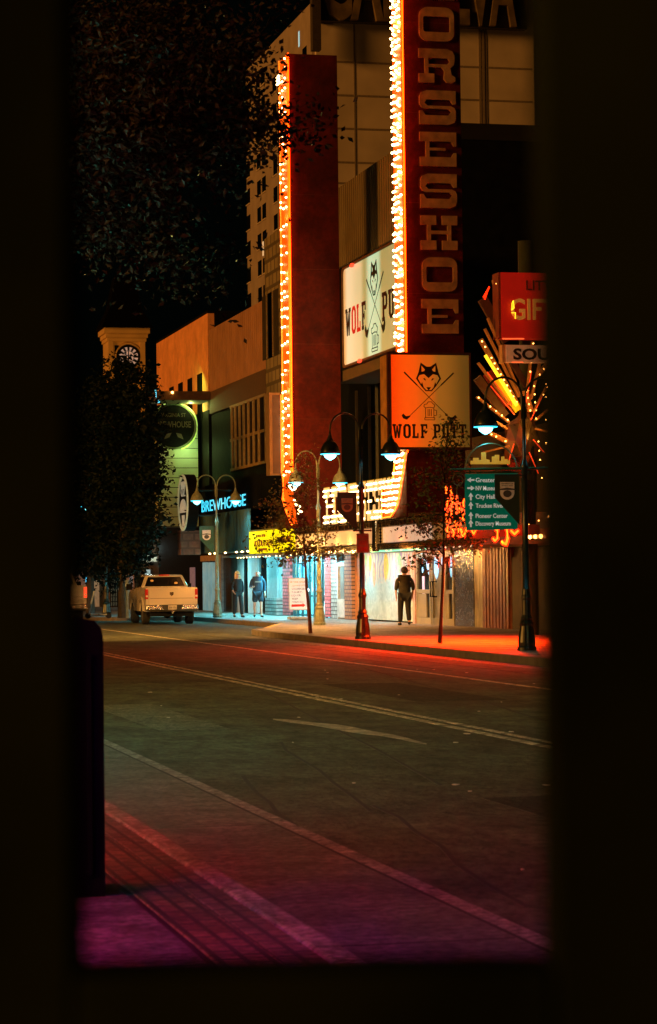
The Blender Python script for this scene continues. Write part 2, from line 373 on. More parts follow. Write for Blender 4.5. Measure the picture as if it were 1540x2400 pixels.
# far pavement with kerb build-outs and a parking bay
KX, BX = 13.6, 16.35
outer = [(KX, -20), (KX, 66.2), (KX + .25, 68.3), (KX + 1.0, 70.2), (BX - .6, 74.2), (BX, 76.2), (BX, 91.2), (BX - .7, 92.6), (KX, 94.0), (KX - .8, 95.2), (KX - .8, 200)]
inner = [(x + .16, y) for x, y in outer]
mb = MB()
for i in range(len(outer) - 1):
    a, b, c, d = outer[i], outer[i + 1], inner[i + 1], inner[i]
    mb.mi = 1 if 4 <= i <= 4 or i == 3 else 0
    mb.hexa([(a[0], a[1], 0), (b[0], b[1], 0), (c[0], c[1], 0), (d[0], d[1], 0)], [(a[0], a[1], .15), (b[0], b[1], .15), (c[0], c[1], .15), (d[0], d[1], .15)])
mb.mi = 1
struct(mb.build('far_kerb', [mat('grimy_kerb', (.13, .11, .09), rough=.8, var=.3, scale=3), YKERB]))
mb = MB(); mb.prism([(FX + 1, -20)] + [p for p in inner] + [(FX + 1, 200)], lambda u, v, w: (u, v, w), 0.0, 0.148)
struct(mb.build('far_pavement', mat('far_concrete', (0.25, 0.21, 0.18), rough=0.7, var=0.22, scale=1.2, bump=0.3, bscale=14, grain=((2, .7), (9, .6)))))
mb = MB()
for y in [40 + 1.5 * k for k in range(38)]: mb.box((KX + .2 if y < 68 else BX + .2, y, .1482), (FX - .05, y + .07, .1495))
for x in (15.4, 18.2): mb.box((x, 30, .1485), (x + .03, 68 if x < 16 else 130, .1497))
struct(mb.build('far_paving_joints', CRACK))
sheet('far_gutter', [(13.05, -20), (13.58, -20), (13.58, 66), (13.05, 66)], 0.004, CONC)
mb = MB()
for py in (1508, 1540, 1572):
    pass
mb.box((11.6, 40, 0.0), (11.63, 66, .003)); mb.box((12.4, 36, 0.0), (12.43, 70, .003)); struct(mb.build('road_joints', CRACK))

# ------------------------------------------------------------------ casino tower far behind
TX = 55.0
T = thing('hotel_tower', (TX, YX(745, TX), 0), 'tall tan hotel tower with paired dark windows, rising behind the vertical red sign arms', 'building')
yN, yF = YX(745, TX), YX(588, TX)
ztop = hitX(735, 0, TX).z
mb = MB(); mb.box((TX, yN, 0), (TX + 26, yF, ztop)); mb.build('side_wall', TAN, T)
fl = 3.0
mbw = [];
for px in (592, 617, 629, 656, 668, 694, 706, 728):
    yc = YX(px, TX)
    for k in range(20):
        ref = hitX(617, 370, TX).z
        z = ref + (k - 8) * fl + (0 if px < 640 else 0.9)
        if z < 20 or z > ztop - 2.3: continue
        if px == 592 and k % 1: continue
        mbw.append((yc, z))
mbw.sort(key=lambda t: -t[1])
for i, (yc, z) in enumerate(mbw[:96]):
    m = MB(); m.box((TX - .02, yc - 1.0, z - .85), (TX + .1, yc + 1.0, z + .85)); o = m.build('window', BLKG, T)
    m = MB(); m.box((TX - .12, yc - 1.05, z - .95), (TX + .05, yc + 1.05, z - .86)); m.build('sill', TANP, o)
for (px, py, c) in ((700, 92, mat('lit_curtain_blue', (.5, .7, .7), emit=(.25, .6, .65), es=.8)), (616, 583, mat('lit_curtain_warm', (.7, .6, .4), emit=(.9, .6, .3), es=.7))):
    p = hitX(px, py, TX - .05); m = MB(); m.box((TX - .06, p.y - .35, p.z - .8), (TX - .03, p.y + .15, p.z + .8)); m.build('lit_window', c, T)
yE = yN - .6; xR = XY(1253, yE, 270)
zb = 12
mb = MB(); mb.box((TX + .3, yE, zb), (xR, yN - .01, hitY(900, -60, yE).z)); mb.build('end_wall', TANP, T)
# floor joints of the end wall
mb = MB()
for py in (146, 224, 302, 381, 430, 505):
    z = hitY(820, py, yE).z; mb.box((TX + .5, yE - .03, z - .1), (xR - .2, yE - .005, z + .1))
for px in (844, 1155): x = XY(px, yE); mb.box((x - .05, yE - .05, zb), (x + .1, yE - .031, hitY(900, 50, yE).z))
for px in (1140, 1148): x = XY(px, yE); mb.box((x - .1, yE - .1, zb), (x + .15, yE - .06, hitY(900, 50, yE).z))
mb.build('wall_joint', mat('dark_joint', (.25, .2, .14), rough=.9), T)
ys = yE - 1.0
zs0 = hitY(900, 54, ys).z
mb = MB(); mb.box((TX + .2, ys, zs0), (XY(1253, ys), yE - .06, zs0 + 9)); mb.build('roof_sign_band', mat('sign_band', (.07, .06, .035), rough=.8), T)
LTR = mat('dim_casino_letter', (.17, .12, .06), rough=.7, var=.5, scale=.8)
mb = MB(); u = XY(768, ys)
mb.text('CAL', u, zs0 + .4, XY(960, ys) - u, 7.5, faceY(ys), 0, .6, bold=.03)
u = XY(1010, ys); mb.text('NEVA', u, zs0 + .4, XY(1225, ys) - u, 7.5, faceY(ys), 0, .6, bold=.03); mb.build('lettering', LTR, T)
x = XY(750, ys); mb = MB(); z = hitY(750, 122, ys).z; mb.box((XY(742, ys), ys - 1, z), (XY(762, ys), ys - .01, z + 20)); mb.build('corner_pier', mat('dark_pier', (.06, .045, .03)), T)

# ------------------------------------------------------------------ clock tower
CY = 228.0
x0, x1 = XY(254, CY, 835), XY(340, CY, 835)
wd = x1 - x0; xc = (x0 + x1) / 2
CT = thing('clock_tower', (xc, CY + wd / 2, 0), 'ochre clock tower with stepped cornice and dark roof behind the street trees', 'clock tower')
CTM = mat('ochre_stucco', (0.62, 0.4, 0.15), rough=.85, var=.12, scale=.8)
zt = hitY(300, 800, CY).z
mb = MB(); mb.box((x0, CY, 0), (x1, CY + wd, zt)); mb.build('shaft', CTM, CT)
mb = MB()
for k, (a, h0, h1) in enumerate(((.12, 0, .35), (.25, .35, .75), (.42, .75, 1.25))):
    mb.box((x0 - a, CY - a, zt + h0 - .001 * k), (x1 + a, CY + wd + a, zt + h1))
mb.build('cornice', CTM, CT)
mb = MB()
for a, b in ((x0, x0 + .45), (x1 - .5, x1)): mb.box((a, CY - .14, 4), (b, CY - .01, zt - .01))
mb.build('pilaster', CTM, CT)
mb = MB(); mb.box((x0 + .6, CY - .03, zt - 6), (x0 + 1.0, CY - .005, zt - .4)); mb.build('slot', BLACK, CT)
zc = hitY(301, 836, CY).z; cc = XY(301, CY, 836); r0 = 1.02
def disc(r, n=32, sx=1): return [(cc + r * math.cos(2 * math.pi * k / n), zc + r * math.sin(2 * math.pi * k / n)) for k in range(n)]
mb = MB(); mb.prism([disc(r0 * 1.28), disc(r0 * 1.16)[::-1]], faceY(CY), .0, .12); mb.build('clock_surround', CTM, CT)
mb = MB(); mb.prism(disc(r0), faceY(CY), .005, .06); fc = mb.build('clock_face', mat('clock_face_white', (.75, .6, .5), rough=.6, var=.05, emit=(.9, .55, .4), es=.3), CT)
mb = MB(); mb.prism([disc(r0 * 1.1), disc(r0 * .9)[::-1]], faceY(CY), .06, .16)
mb.prism([disc(r0 * .56), disc(r0 * .51)[::-1]], faceY(CY), .061, .10)
for k in range(12):
    a = math.pi * k / 6; c_, s_ = math.cos(a), math.sin(a); wv = .085
    mb.prism([(cc + c_ * r + s_ * wv * q, zc + s_ * r - c_ * wv * q) for r, q in ((r0 * .57, -1), (r0 * .89, -1.2), (r0 * .89, 1.2), (r0 * .57, 1))], faceY(CY), .061, .12)
for a, ln, wv in ((R(92), .55, .07), (R(148), .85, .05)):
    c_, s_ = math.cos(a), math.sin(a)
    mb.prism([(cc + c_ * r + s_ * wv * q, zc + s_ * r - c_ * wv * q) for r, q in ((-.3, -1), (r0 * ln, -.5), (r0 * ln, .5), (-.3, 1))], faceY(CY), .13, .17 + ln * .02)
mb.build('dial_ring', BLACK, CT)
mb = MB(); e = .7; q = zt + 1.26
base = [(x0 - e, CY - e, q), (x1 + e, CY - e, q), (x1 + e, CY + wd + e, q), (x0 - e, CY + wd + e, q)]
mid = [(xc + (p[0] - xc) * .62, CY + wd / 2 + (p[1] - CY - wd / 2) * .62, q + 2.0) for p in base]
top = [(xc + (p[0] - xc) * .38, CY + wd / 2 + (p[1] - CY - wd / 2) * .38, q + 5.0) for p in base]
mb.hexa(base, mid); mb.hexa([(a, b, c + .001) for a, b, c in mid], top); mb.build('roof', mat('black_slate', (.0015, .0015, .0015), rough=.9, spec=.05), CT)
lamp('added_tower_lamp', (xc - 4, CY - 16, 9), (1, .42, .07), 4500, size=.4, parent=CT)  # added unseen lamp, put in to brighten the tower front

# ------------------------------------------------------------------ low buildings along the far side
yc0, yc1 = YX(493, FX), YX(372, FX)
zt = hitX(493, 730, FX).z; zm = hitX(493, 912, FX).z
OB = thing('orange_walled_building', (FX, yc0, 0), 'low building with a blank orange lit upper wall, left of the ribbed wall', 'building')
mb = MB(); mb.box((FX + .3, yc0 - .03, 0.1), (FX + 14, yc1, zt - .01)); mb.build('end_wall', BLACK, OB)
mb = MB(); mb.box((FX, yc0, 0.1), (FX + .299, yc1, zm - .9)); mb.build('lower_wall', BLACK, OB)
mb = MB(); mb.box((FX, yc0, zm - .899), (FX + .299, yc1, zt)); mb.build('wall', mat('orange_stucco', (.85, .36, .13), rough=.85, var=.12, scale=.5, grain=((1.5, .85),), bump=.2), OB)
mb = MB(); mb.box((FX - .02, yc0 - .02, zt), (FX + 14, yc1 + .02, zt + .12)); mb.build('coping', BLACK, OB)
mb = MB()
for k in range(4):
    y = yc0 + 1.5 + k * 2.6; mb = MB(); mb.box((FX - .05, y, zm - 1.2), (FX - .005, y + 1.1, zm + .9)); mb.build('louvre', BLACK, OB)

yd0, yd1 = YX(628, FX), YX(497, FX)
RB = thing('ribbed_wall_building', (FX, yd0, 0), 'building with rust ribbed cladding above tall dark mullioned windows', 'building')
zr = hitX(628, 697, FX).z; zrb = hitX(628, 862, FX).z; zwb = hitX(628, 1085, FX).z
mb = MB(); mb.box((FX + .06, yd0, .1), (FX + 14, yd1, zr)); mb.build('wall', BLACK, RB)
mb = MB(); RIB = mat('rust_ribbed_metal', (.4, .2, .1), rough=.7, var=.15, scale=1)
n = 30
for k in range(n):
    a = yd0 + (yd1 - yd0) * k / n; b = a + (yd1 - yd0) / n
    mb.box((FX - .02, a + .07, zrb), (FX + .055, b, zr - .01)); mb.box((FX + .02, a, zrb + .001), (FX + .054, a + .069, zr - .011))
mb.build('rib_cladding', RIB, RB)
mb = MB(); mb.box((FX - .03, yd0, zrb - 1.0), (FX + .055, yd1, zrb - .005)); mb.build('spandrel', mat('brown_spandrel', (.1, .055, .03)), RB)
mb = MB(); MUL = mat('mullion_metal', (.34, .23, .1), rough=.5, metal=.3)
zw1 = zrb - 1.05
for px in (628, 612, 600, 588, 577, 567, 557, 549):
    y = YX(px, FX); mb = MB(); mb.box((FX - .07, y - .1, zwb), (FX + .055, y + .1, zw1)); mb.build('mullion', MUL, RB)
mb = MB(); y2 = YX(545, FX)
for z in (zwb, (zwb + zw1) / 2 - .1, zw1 - .05): mb.box((FX - .05, yd0 + .01, z), (FX + .05, y2, z + .12))
mb.box((FX - .1, y2, zwb - .6), (FX + .05, yd1, zwb - .5)); mb.build('transom', MUL, RB)
mb = MB(); mb.box((FX + .0, yd0 + .02, zwb), (FX + .05, y2, zw1)); mb.build('window', mat('matte_black_glass', (.003, .003, .003), rough=.5, spec=.15), RB)
# canopy slab with a lit end
zc_ = hitX(440, 921, 18.6).z
CN = thing('roof_canopy', (18.6, YX(500, FX), zc_), 'thin brown projecting canopy above the arched brewery panel', 'canopy')
mb = MB(); mb.box((17.5, YX(500, FX) - .0, zc_ - .18), (FX - .05, YX(500, FX) + 2.6, zc_ + .22)); mb.build('slab', mat('brown_canopy', (.12, .07, .035)), CN)
p = hitY(362, 924, YX(500, FX)); mb = MB(); mb.tube([(17.42, YX(500, FX) + .1, zc_ + .35), (17.62, YX(500, FX) + .1, zc_ - .3)], .06); mb.build('tube_light', CYANT, CN)
mb = MB(); mb.ball((18.2, YX(500, FX) - .1, zc_ + .15), .06); mb.build('bulb', BULBO, CN)

# arched brewery panel facing the camera
yb = YX(467, FX) - 1
xa, xb = XY(372, yb), XY(467, yb); xm = (xa + xb) / 2; rr_ = (xb - xa) / 2
zb0 = hitY(420, 1235, yb).z; zb1 = hitY(420, 945, yb).z - rr_
BP = thing('arched_sign_tower', (xm, yb, 0), 'pale green lit round topped panel with a black round brewery sign', 'sign')
arch = [(xa, zb0), (xb, zb0)] + [(xm + rr_ * math.cos(t), zb1 + rr_ * math.sin(t)) for t in [math.pi * k / 16 for k in range(17)]]
mb = MB(); mb.prism(arch, faceY(yb), -.9, 0); mb.build('panel', mat('pale_green_panel', (.5, .55, .36), rough=.7, var=.15, scale=1), BP)
mb = MB()
for k in range(14): z = zb0 + k * .45; mb.box((xa, yb - .006, z), (xb, yb - .001, z + .03)) if z < zb1 - .6 else None
mb.build('panel_joint', BLACK, BP)
xq, zq, rq = XY(408, yb), hitY(408, 1000, yb).z, 52 / (F / (yb * 1.02))
def dsc(r, n=28): return [(xq + r * math.cos(2 * math.pi * k / n), zq + r * math.sin(2 * math.pi * k / n)) for k in range(n)]
mb = MB(); mb.prism(dsc(rq), faceY(yb), .02, .3); rs = mb.build('round_sign', BLACK, BP)
mb = MB(); mb.prism([dsc(rq * 1.04), dsc(rq * .95)[::-1]], faceY(yb), .3, .34); mb.build('rim', mat('rim_green', (.09, .11, .05)), rs)
mb = MB(); mb.tube([(xq + rq * 1.07 * math.cos(R(t)), yb - .12, zq + rq * 1.07 * math.sin(R(t))) for t in range(-70, 136, 8)], .055, 6); mb.build('halo_tube', mat('green_halo_tube', (.5, .8, .1), emit=(.42, .58, .14), es=1.0), rs)
lamp('halo_lamp', (xq + rq * .75, yb - .5, zq + rq * .9), (.75, 1, .25), 48, size=.05, parent=rs)
lamp('halo_lamp', (xq + rq * .6, yb - .6, zq - rq * 1.1), (.6, 1, .3), 26, size=.05, parent=rs)
DIM = mat('dim_tan_paint', (.1, .085, .06), rough=.7)
mb = MB(); mb.text('VIRGINIA ST', xq - rq * .55, zq + rq * .42, rq * 1.1, rq * .17, faceY(yb), .305, .32)
mb.text('BREWHOUSE', xq - rq * .78, zq - rq * .05, rq * 1.56, rq * .27, faceY(yb), .305, .32, bold=.01)
for s_ in (-1, 1): mb.prism([(xq + s_ * .1, zq - .3), (xq + s_ * .35, zq - .35), (xq + s_ * .45, zq - .6), (xq + s_ * .2, zq - .5)], faceY(yb), .305, .32)
mb.build('lettering', DIM, rs)
lamp('arch_flood', (xm + .2, yb - .9, zb1 + 2.2), (.55, 1, .15), 50, 'AREA', .3, rot=(0, .6, -1.1), parent=BP)
lamp('arch_flood', (xm + .3, yb - 1.2, zb1 - 2.4), (.3, 1, .25), 9, 'POINT', .1, parent=BP)

# brewery front: letters, fluted awning, oval blade sign
BF = thing('brewery_front', (FX - 1.5, YX(580, FX), 0), 'teal fluted awning front with glowing cyan brewery letters', 'storefront')
ax = 18.2
ya, yb2 = YX(583, ax), YX(470, ax)
zaw0, zaw1 = hitX(583, 1290, ax).z, hitX(583, 1192, ax).z
TEALF = mat('teal_fluted_metal', (.07, .15, .14), rough=.5, var=.2, scale=1)
mb = MB(); n = 17
for k in range(n):
    a = ya + (yb2 - ya) * k / n; b = a + (yb2 - ya) / n
    mb.box((ax, a + .05, zaw0), (ax + .1, b, zaw1)); mb.box((ax + .05, a, zaw0 + .001), (ax + .099, a + .049, zaw1 - .001))
mb.build('fluted_fascia', TEALF, BF)
mb = MB(); mb.box((ax + .101, ya, zaw0), (FX - .001, yb2, zaw0 + .15)); mb.build('soffit', mat('brown_soffit', (.2, .14, .08)), BF)
mb = MB(); mb.box((ax + .5, ya, zaw1 + .02), (FX - .001, yb2 + 1.5, zwb - .65)); mb.build('upper_wall', BLACK, BF)
zl0, zl1 = hitX(580, 1184, ax + .5).z, hitX(580, 1156, ax + .5).z
mb = MB(); ul = -YX(476, ax + .5); ur = -YX(579, ax + .5)
mb.text('BREWHOUSE', ul, zl0, ur - ul, (zl1 - zl0), faceX(ax + .48), 0, .015); mb.build('lettering', CYANT, BF)
mb = MB(); rr = random.Random(5)
for k in range(9):
    y = ya + .4 + k * (yb2 - ya) / 9
    if rr.random() < .8: mb.ball((ax + .06, y, zaw0 - .03), .05, sq=(1, 2.2, .6))
mb.build('soffit_bulbs', BULB, BF)
for k in range(3):
    lamp('soffit_lamp', (19.0, ya + 2.0 + k * 3.6, zaw0 - .12), (.12, .85, 1.0), 150, 'AREA', .5, rot=(0, 0, -1), parent=BF)
# pink block panel under the oval sign
yp = YX(470, 18.0)
mb = MB(); mb.box((XY(425, yp), yp, hitY(440, 1300, yp).z), (XY(471, yp), yp + .8, hitY(440, 1243, yp).z)); mb.build('side_panel', mat('pink_block', (.42, .24, .18), brick=('Y', .5, .32, (.2, .12, .09)), bump=.3), BF)

ox = 16.7; oy = YX(432, ox); oz = hitX(432, 1178, ox).z; orr = 66.5 / (F / (hitX(432, 1178, ox) - CAM).dot(ray(770, 1200)))
OS = thing('round_blade_sign', (ox, oy, oz - orr), 'tall narrow looking round sign with pale rim and tap emblem above the pink panel', 'sign')
def dx(r, n=36): return [(-oy + r * math.cos(2 * math.pi * k / n), oz + r * math.sin(2 * math.pi * k / n)) for k in range(n)]
mb = MB(); mb.prism(dx(orr), faceX(ox), -.42, 0); mb.build('drum', BLACK, OS)
mb = MB(); mb.prism([dx(orr), dx(orr * .88)[::-1]], faceX(ox), .001, .05); mb.build('rim', mat('pale_rim', (.5, .5, .36), emit=(.35, .4, .22), es=.35), OS)
EMB = mat('pale_emblem', (.5, .5, .42), emit=(.35, .4, .3), es=.35)
mb = MB(); mb.text('OZ', -oy - .5, oz + .25, 1.0, .45, faceX(ox), .005, .03)
mb.prism([(-oy + .8 * math.cos(t), oz - .4 + .55 * math.sin(t)) for t in [math.pi * k / 10 for k in range(11)]], faceX(ox), .005, .03)
mb.prism([(-oy - .3, oz - .5), (-oy + .3, oz - .5), (-oy + .18, oz - .95), (-oy - .18, oz - .95)], faceX(ox), .005, .03)
for k in range(4): mb.box((ox - .03, oy - .4 + k * .24, oz + .55 + .0), (ox - .005, oy - .28 + k * .24, oz + .85))
mb.build('emblem', EMB, OS)
mb = MB()
for dz in (-.5, .5): mb.tube([(ox + .3, oy, oz + dz), (FX, oy, oz + dz)], .04)
mb.build('bracket', IRON, OS)

# ------------------------------------------------------------------ casino block with parapet
yk0 = YX(1028, FX); yk1 = YX(628, FX) - .02; zk = hitX(797, 441, FX).z
CB = thing('casino_block', (FX, yk0, 0), 'large casino block with ribbed beige upper wall and black glass behind the horseshoe sign', 'building')
GRID = mat('beige_grid_cladding', (.3, .24, .12), rough=.8, var=.12, scale=.8, brick=('X', .7, .55, (.1, .075, .035)), bump=.3)
mb = MB(); yg = YX(700, FX)
mb.box((FX, yg, .1), (FX + 25, yk1, zk)); mb.build('wall', GRID, CB)
mb = MB(); zg = hitX(900, 600, FX).z
mb.box((FX + .1, yk0, .1), (FX + 25, yg - .005, zk)); mb.build('wall', BLACK, CB)
mb = MB(); n = 66; RBG = mat('ribbed_beige_metal', (.2, .15, .07), rough=.65, var=.15, scale=1)
z5 = hitX(860, 592, FX).z
for k in range(n):
    a = yk0 + (yg - yk0) * k / n; b = a + (yg - yk0) / n
    mb.box((FX, a + .1, z5), (FX + .095, b, zk + .05)); mb.box((FX + .05, a, z5 + .001), (FX + .094, a + .099, zk + .04))
mb.build('rib_cladding', RBG, CB)
mb = MB()
for k in range(8): y = yk0 + k * 2.1; mb = MB(); mb.box((FX - .05, y, z5 - 1.0), (FX + .09, y + .08, z5 - .02)); mb.build('mullion', mat('dark_mullion', (.07, .06, .03)), CB)
for px in (838, 868, 885): y = YX(px, FX); mb = MB(); mb.box((FX + .0, y, 3.6), (FX + .09, y + .06, 8)); mb.build('mullion', MC['dark_mullion'], CB)
# windows in the gridded wall
zw = hitX(645, 745, FX).z
for px in (634, 648):
    y = YX(px, FX); m = MB(); m.box((FX - .03, y - .95, zw - 1.5), (FX + .02, y + .95, zw + 1.1)); o = m.build('window', mat('dull_window', (.05, .04, .02), rough=.4), CB)
    m = MB(); m.box((FX - .06, y - .04, zw - 1.5), (FX - .031, y + .04, zw + 1.1)); m.build('mullion', MUL, o)
mb = MB(); mb.box((FX + .12, yk0 - .03, zk - .4), (FX + 25, yk0 - .001, zk + .1)); mb.build('coping', mat('dark_coping', (.008, .008, .006)), CB)

# ------------------------------------------------------------------ lower right building (ribbed walls under a canopy)
yr0 = 44.0; yr1 = yk0 - .02
LB = thing('corrugated_shopfront', (FX, yr0, 0), 'dark shopfront with rust corrugated walls at the right edge', 'building')
zl = hitX(1200, 1262, FX).z
mb = MB(); mb.box((FX + .12, yr0, .1), (FX + 20, yr1, 5.6)); mb.build('wall', mat('dark_brown_wall', (.05, .035, .02), rough=.7, var=.4, scale=1.5, bump=.3), LB)
def ribs(name, px0, px1, m, parent, pitch=.22, z0=.15, z1=None, X=FX):
    a, b = YX(px1, X), YX(px0, X); k = a; mb = MB()
    while k < b - .02:
        e = min(k + pitch, b); mb.box((X - .03, k + pitch * .35, z0), (X + .11, e, z1)); mb.box((X + .03, k, z0 + .001), (X + .109, min(k + pitch * .349, b), z1 - .001)); k += pitch
    return mb.build(name, m, parent)
ribs('lit_corrugated_column', 1114, 1134, mat('pale_corrugated', (.5, .45, .3), rough=.35, metal=.5, var=.45, scale=3, stretch=(1, 3, .6)), LB, .16, z1=hitX(1124, 1286, FX).z)
ribs('corrugated_wall', 1135, 1196, mat('rust_corrugated', (.2, .075, .03), rough=.5, metal=.3, var=.4, scale=2), LB, .3, z1=zl)
mb = MB(); a, b = YX(1114, FX) + .01, YX(1069, FX); mb.box((FX - .05, a, .15), (FX + .11, b, hitX(1090, 1288, FX).z)); mb.build('brick_pier', mat('dark_glazed_brick', (.05, .035, .02), rough=.25, var=.4, scale=8, brick=('X', .4, .12, (.01, .01, .008)), bump=.5), LB)
a, b = YX(1285, FX), YX(1200, FX)
mb = MB(); mb.box((FX + .0, a - 2, .15), (FX + .1, b, zl - .5)); mb.build('shutter', mat('dark_plaster', (.055, .045, .02), rough=.8, var=.5, scale=2), LB)
# canopy of this shop
cx0 = 17.3
z0, z1 = hitX(1255, 1262, cx0).z, hitX(1255, 1240, cx0).z
mb = MB(); mb.box((cx0, 44, z0), (FX + .1, YX(1240, cx0), z1)); mb.build('canopy', mat('amber_canopy', (.25, .13, .05), rough=.5), LB)
mb = MB()
for px in (1246, 1259, 1272): mb.ball((cx0 - .03, YX(px, cx0), z0 + .04), .05)
mb.build('canopy_bulbs', BULBO, LB)

# ------------------------------------------------------------------ marquee over the entrance
MX = 17.0
my0, my1 = YX(1112, MX), YX(694, MX)
zA, zB = hitX(880, 1289, MX).z, hitX(880, 1222, MX).z
MQ = thing('casino_marquee', (MX, my0, zA), 'chrome banded marquee carrying blank white message boards over the entrance', 'marquee')
def fband(z0, z1, m, name):
    mb = MB(); y = my0; p = .17
    while y < my1:
        mb.box((MX - .05, y + .04, z0), (MX + .02, min(y + p, my1), z1)); mb.box((MX - .02, y, z0 + .002), (MX + .019, min(y + .039, my1), z1 - .002)); y += p
    return mb.build(name, m, MQ)
GOLDC = mat('warm_chrome', (.62, .5, .36), rough=.25, metal=1.0, var=.3, scale=4)
fband(zB - .17, zB, GOLDC, 'upper_chrome_band'); fband(zA, zA + .13, CHROME, 'lower_chrome_band')
mb = MB(); mb.box((MX + .03, my0, zA + .01), (FX - .01, my1, zB - .02)); mb.build('soffit_box', mat('marquee_box', (.4, .38, .34), rough=.5), MQ)
mb = MB(); mb.box((MX - .1, my0, zB - .02), (MX + .03, my1, zB + .03)); mb.box((MX - .1, my0, zA + .135), (MX + .02, my1, zA + .17)); mb.build('trim', CHROME, MQ)
def board(px0, px1, m, name='message_board'):
    a, b = YX(px1, MX), YX(px0, MX); mb = MB(); mb.box((MX - .09, a, zA + .19), (MX + .02, b, zB - .2)); return mb.build(name, m, MQ)
board(772, 880, mat('grey_message_board', (.48, .43, .38), rough=.5, var=.06, emit=(.6, .5, .42), es=.16))
board(700, 768, WHT)
bl = board(906, 1012, mat('chrome_board', (.8, .75, .7), rough=.3, var=.1, emit=(.8, .62, .48), es=.42))
mb = MB(); mb.tube([(MX - .12, YX(891, MX), zA - .05), (MX - .12, YX(891, MX), zB)], .1, 12); mb.build('chrome_post', CHROME, MQ, True)
mb = MB()
for k in range(7): mb.ball((MX - .1, YX(901, MX), zA + .22 + k * .085), .04)
mb.build('dead_bulbs', BLACK, MQ)
# bulbs under the front lip
mb = MB(); rr = random.Random(2); y = my0 + .3
while y < my1 - .2:
    mb.ball((MX + .02, y, zA - .03), .032, sq=(1, 1.9, .6)); y += rr.choice((.5, .8, 1.1))
mb.build('lip_bulbs', mat('soft_bulb', (1, .95, .7), emit=(1, .86, .5), es=1.6, sampled=False), MQ)
mb = MB(); mb.box((MX + .25, YX(975, MX), zA - .05), (MX + .33, YX(850, MX), zA - .012)); mb.build('green_tube', mat('green_tube_glow', (.3, 1, .7), emit=(.15, .9, .5), es=1.6), MQ)
# marquee lighting: cool wash under the soffit near the mural, amber from the bulbs
for k, (px, c, pw) in enumerate(((720, (.1, .85, 1), 260), (790, (1, .45, .12), 60), (872, (.55, .95, .95), 66), (930, (.45, .95, 1), 66), (985, (1, .75, .5), 34))):
    y = YX(px, FX); lamp('marquee_lamp', (18.9, y, zA - .1), c, pw, 'AREA', .6, rot=(.25, 0, -1), parent=MQ)

# ------------------------------------------------------------------ the street level shop parts
def panel(name, px0, px1, y0, y1, m, parent, dep=.05, X=FX, back=.1):
    """a facade rectangle between two columns of the photograph, y0/y1 pixel rows at its left edge"""
    a, b = YX(px1, X), YX(px0, X); za = hitX(px0, y1, X).z; zb = hitX(px0, y0, X).z
    mb = MB(); mb.box((X - dep, a, max(.15, za)), (X + back, b, zb)); return mb.build(name, m, parent)
SF = thing('shop_row', (FX, YX(1069, FX), .15), 'street level row of shop walls, brick piers, mural and doors beneath the marquee', 'storefront')
mb = MB(); mb.box((FX + .11, YX(1069, FX) + .03, .15), (FX + .3, YX(440, FX), 3.2)); mb.build('back_wall', mat('shop_back', (.03, .03, .03)), SF)
GREYP = mat('grey_marble_panel', (.42, .4, .37), rough=.4, var=.12, scale=3)
TEALP = mat('pale_stone_panel', (.45, .47, .46), rough=.45, var=.15, scale=4)
for (a, b, m) in ((544, 558, mat('brown_recess', (.12, .1, .07))), (558, 578, GREYP), (582.5, 605, TEALP), (627, 652, TEALP), (654, 662, TEALP)):
    panel('wall_panel', a, b, 1298, 1436, m, SF, .03)
panel('dark_post', 578.5, 582, 1298, 1440, BLACK, SF, .12)
panel('dark_doorway', 606, 626, 1298, 1440, BLKG, SF, -.05)
panel('dark_doorway', 522, 543, 1298, 1440, BLKG, SF, -.05)
SHOPW = mat('bright_shop_glass', (.3, .5, .55), rough=.15, var=.35, scale=1.6, emit=(.12, .5, .6), es=.35)
for a, b in ((476, 486), (487, 496), (497, 506)): panel('shop_window', a, b, 1318, 1438, SHOPW, SF, .02)
panel('shop_frame', 507, 521, 1300, 1440, mat('grey_frame', (.3, .33, .33)), SF, .05)
panel('shop_header', 474, 512, 1303, 1316, mat('pink_header', (.4, .27, .22)), SF, .08)
panel('shop_window', 446, 458, 1330, 1436, mat('purple_glass', (.25, .2, .25), emit=(.3, .22, .3), es=.2), SF, .02)
BRKG = mat('grey_brick', (.3, .36, .35), rough=.7, brick=('X', .38, .14, (.03, .03, .03)), bump=.5)
BRKP = mat('pink_brick', (.75, .13, .13), rough=.7, brick=('X', .4, .13, (.09, .02, .02)), bump=.5)
BRKB = mat('brown_brick', (.42, .2, .08), rough=.7, brick=('X', .36, .13, (.05, .025, .01)), bump=.5)
panel('low_brick_wall', 641, 668, 1401, 1440, BRKG, SF, .35, back=-.04)
panel('brick_pier', 669, 687, 1297, 1441, BRKP, SF, .12)
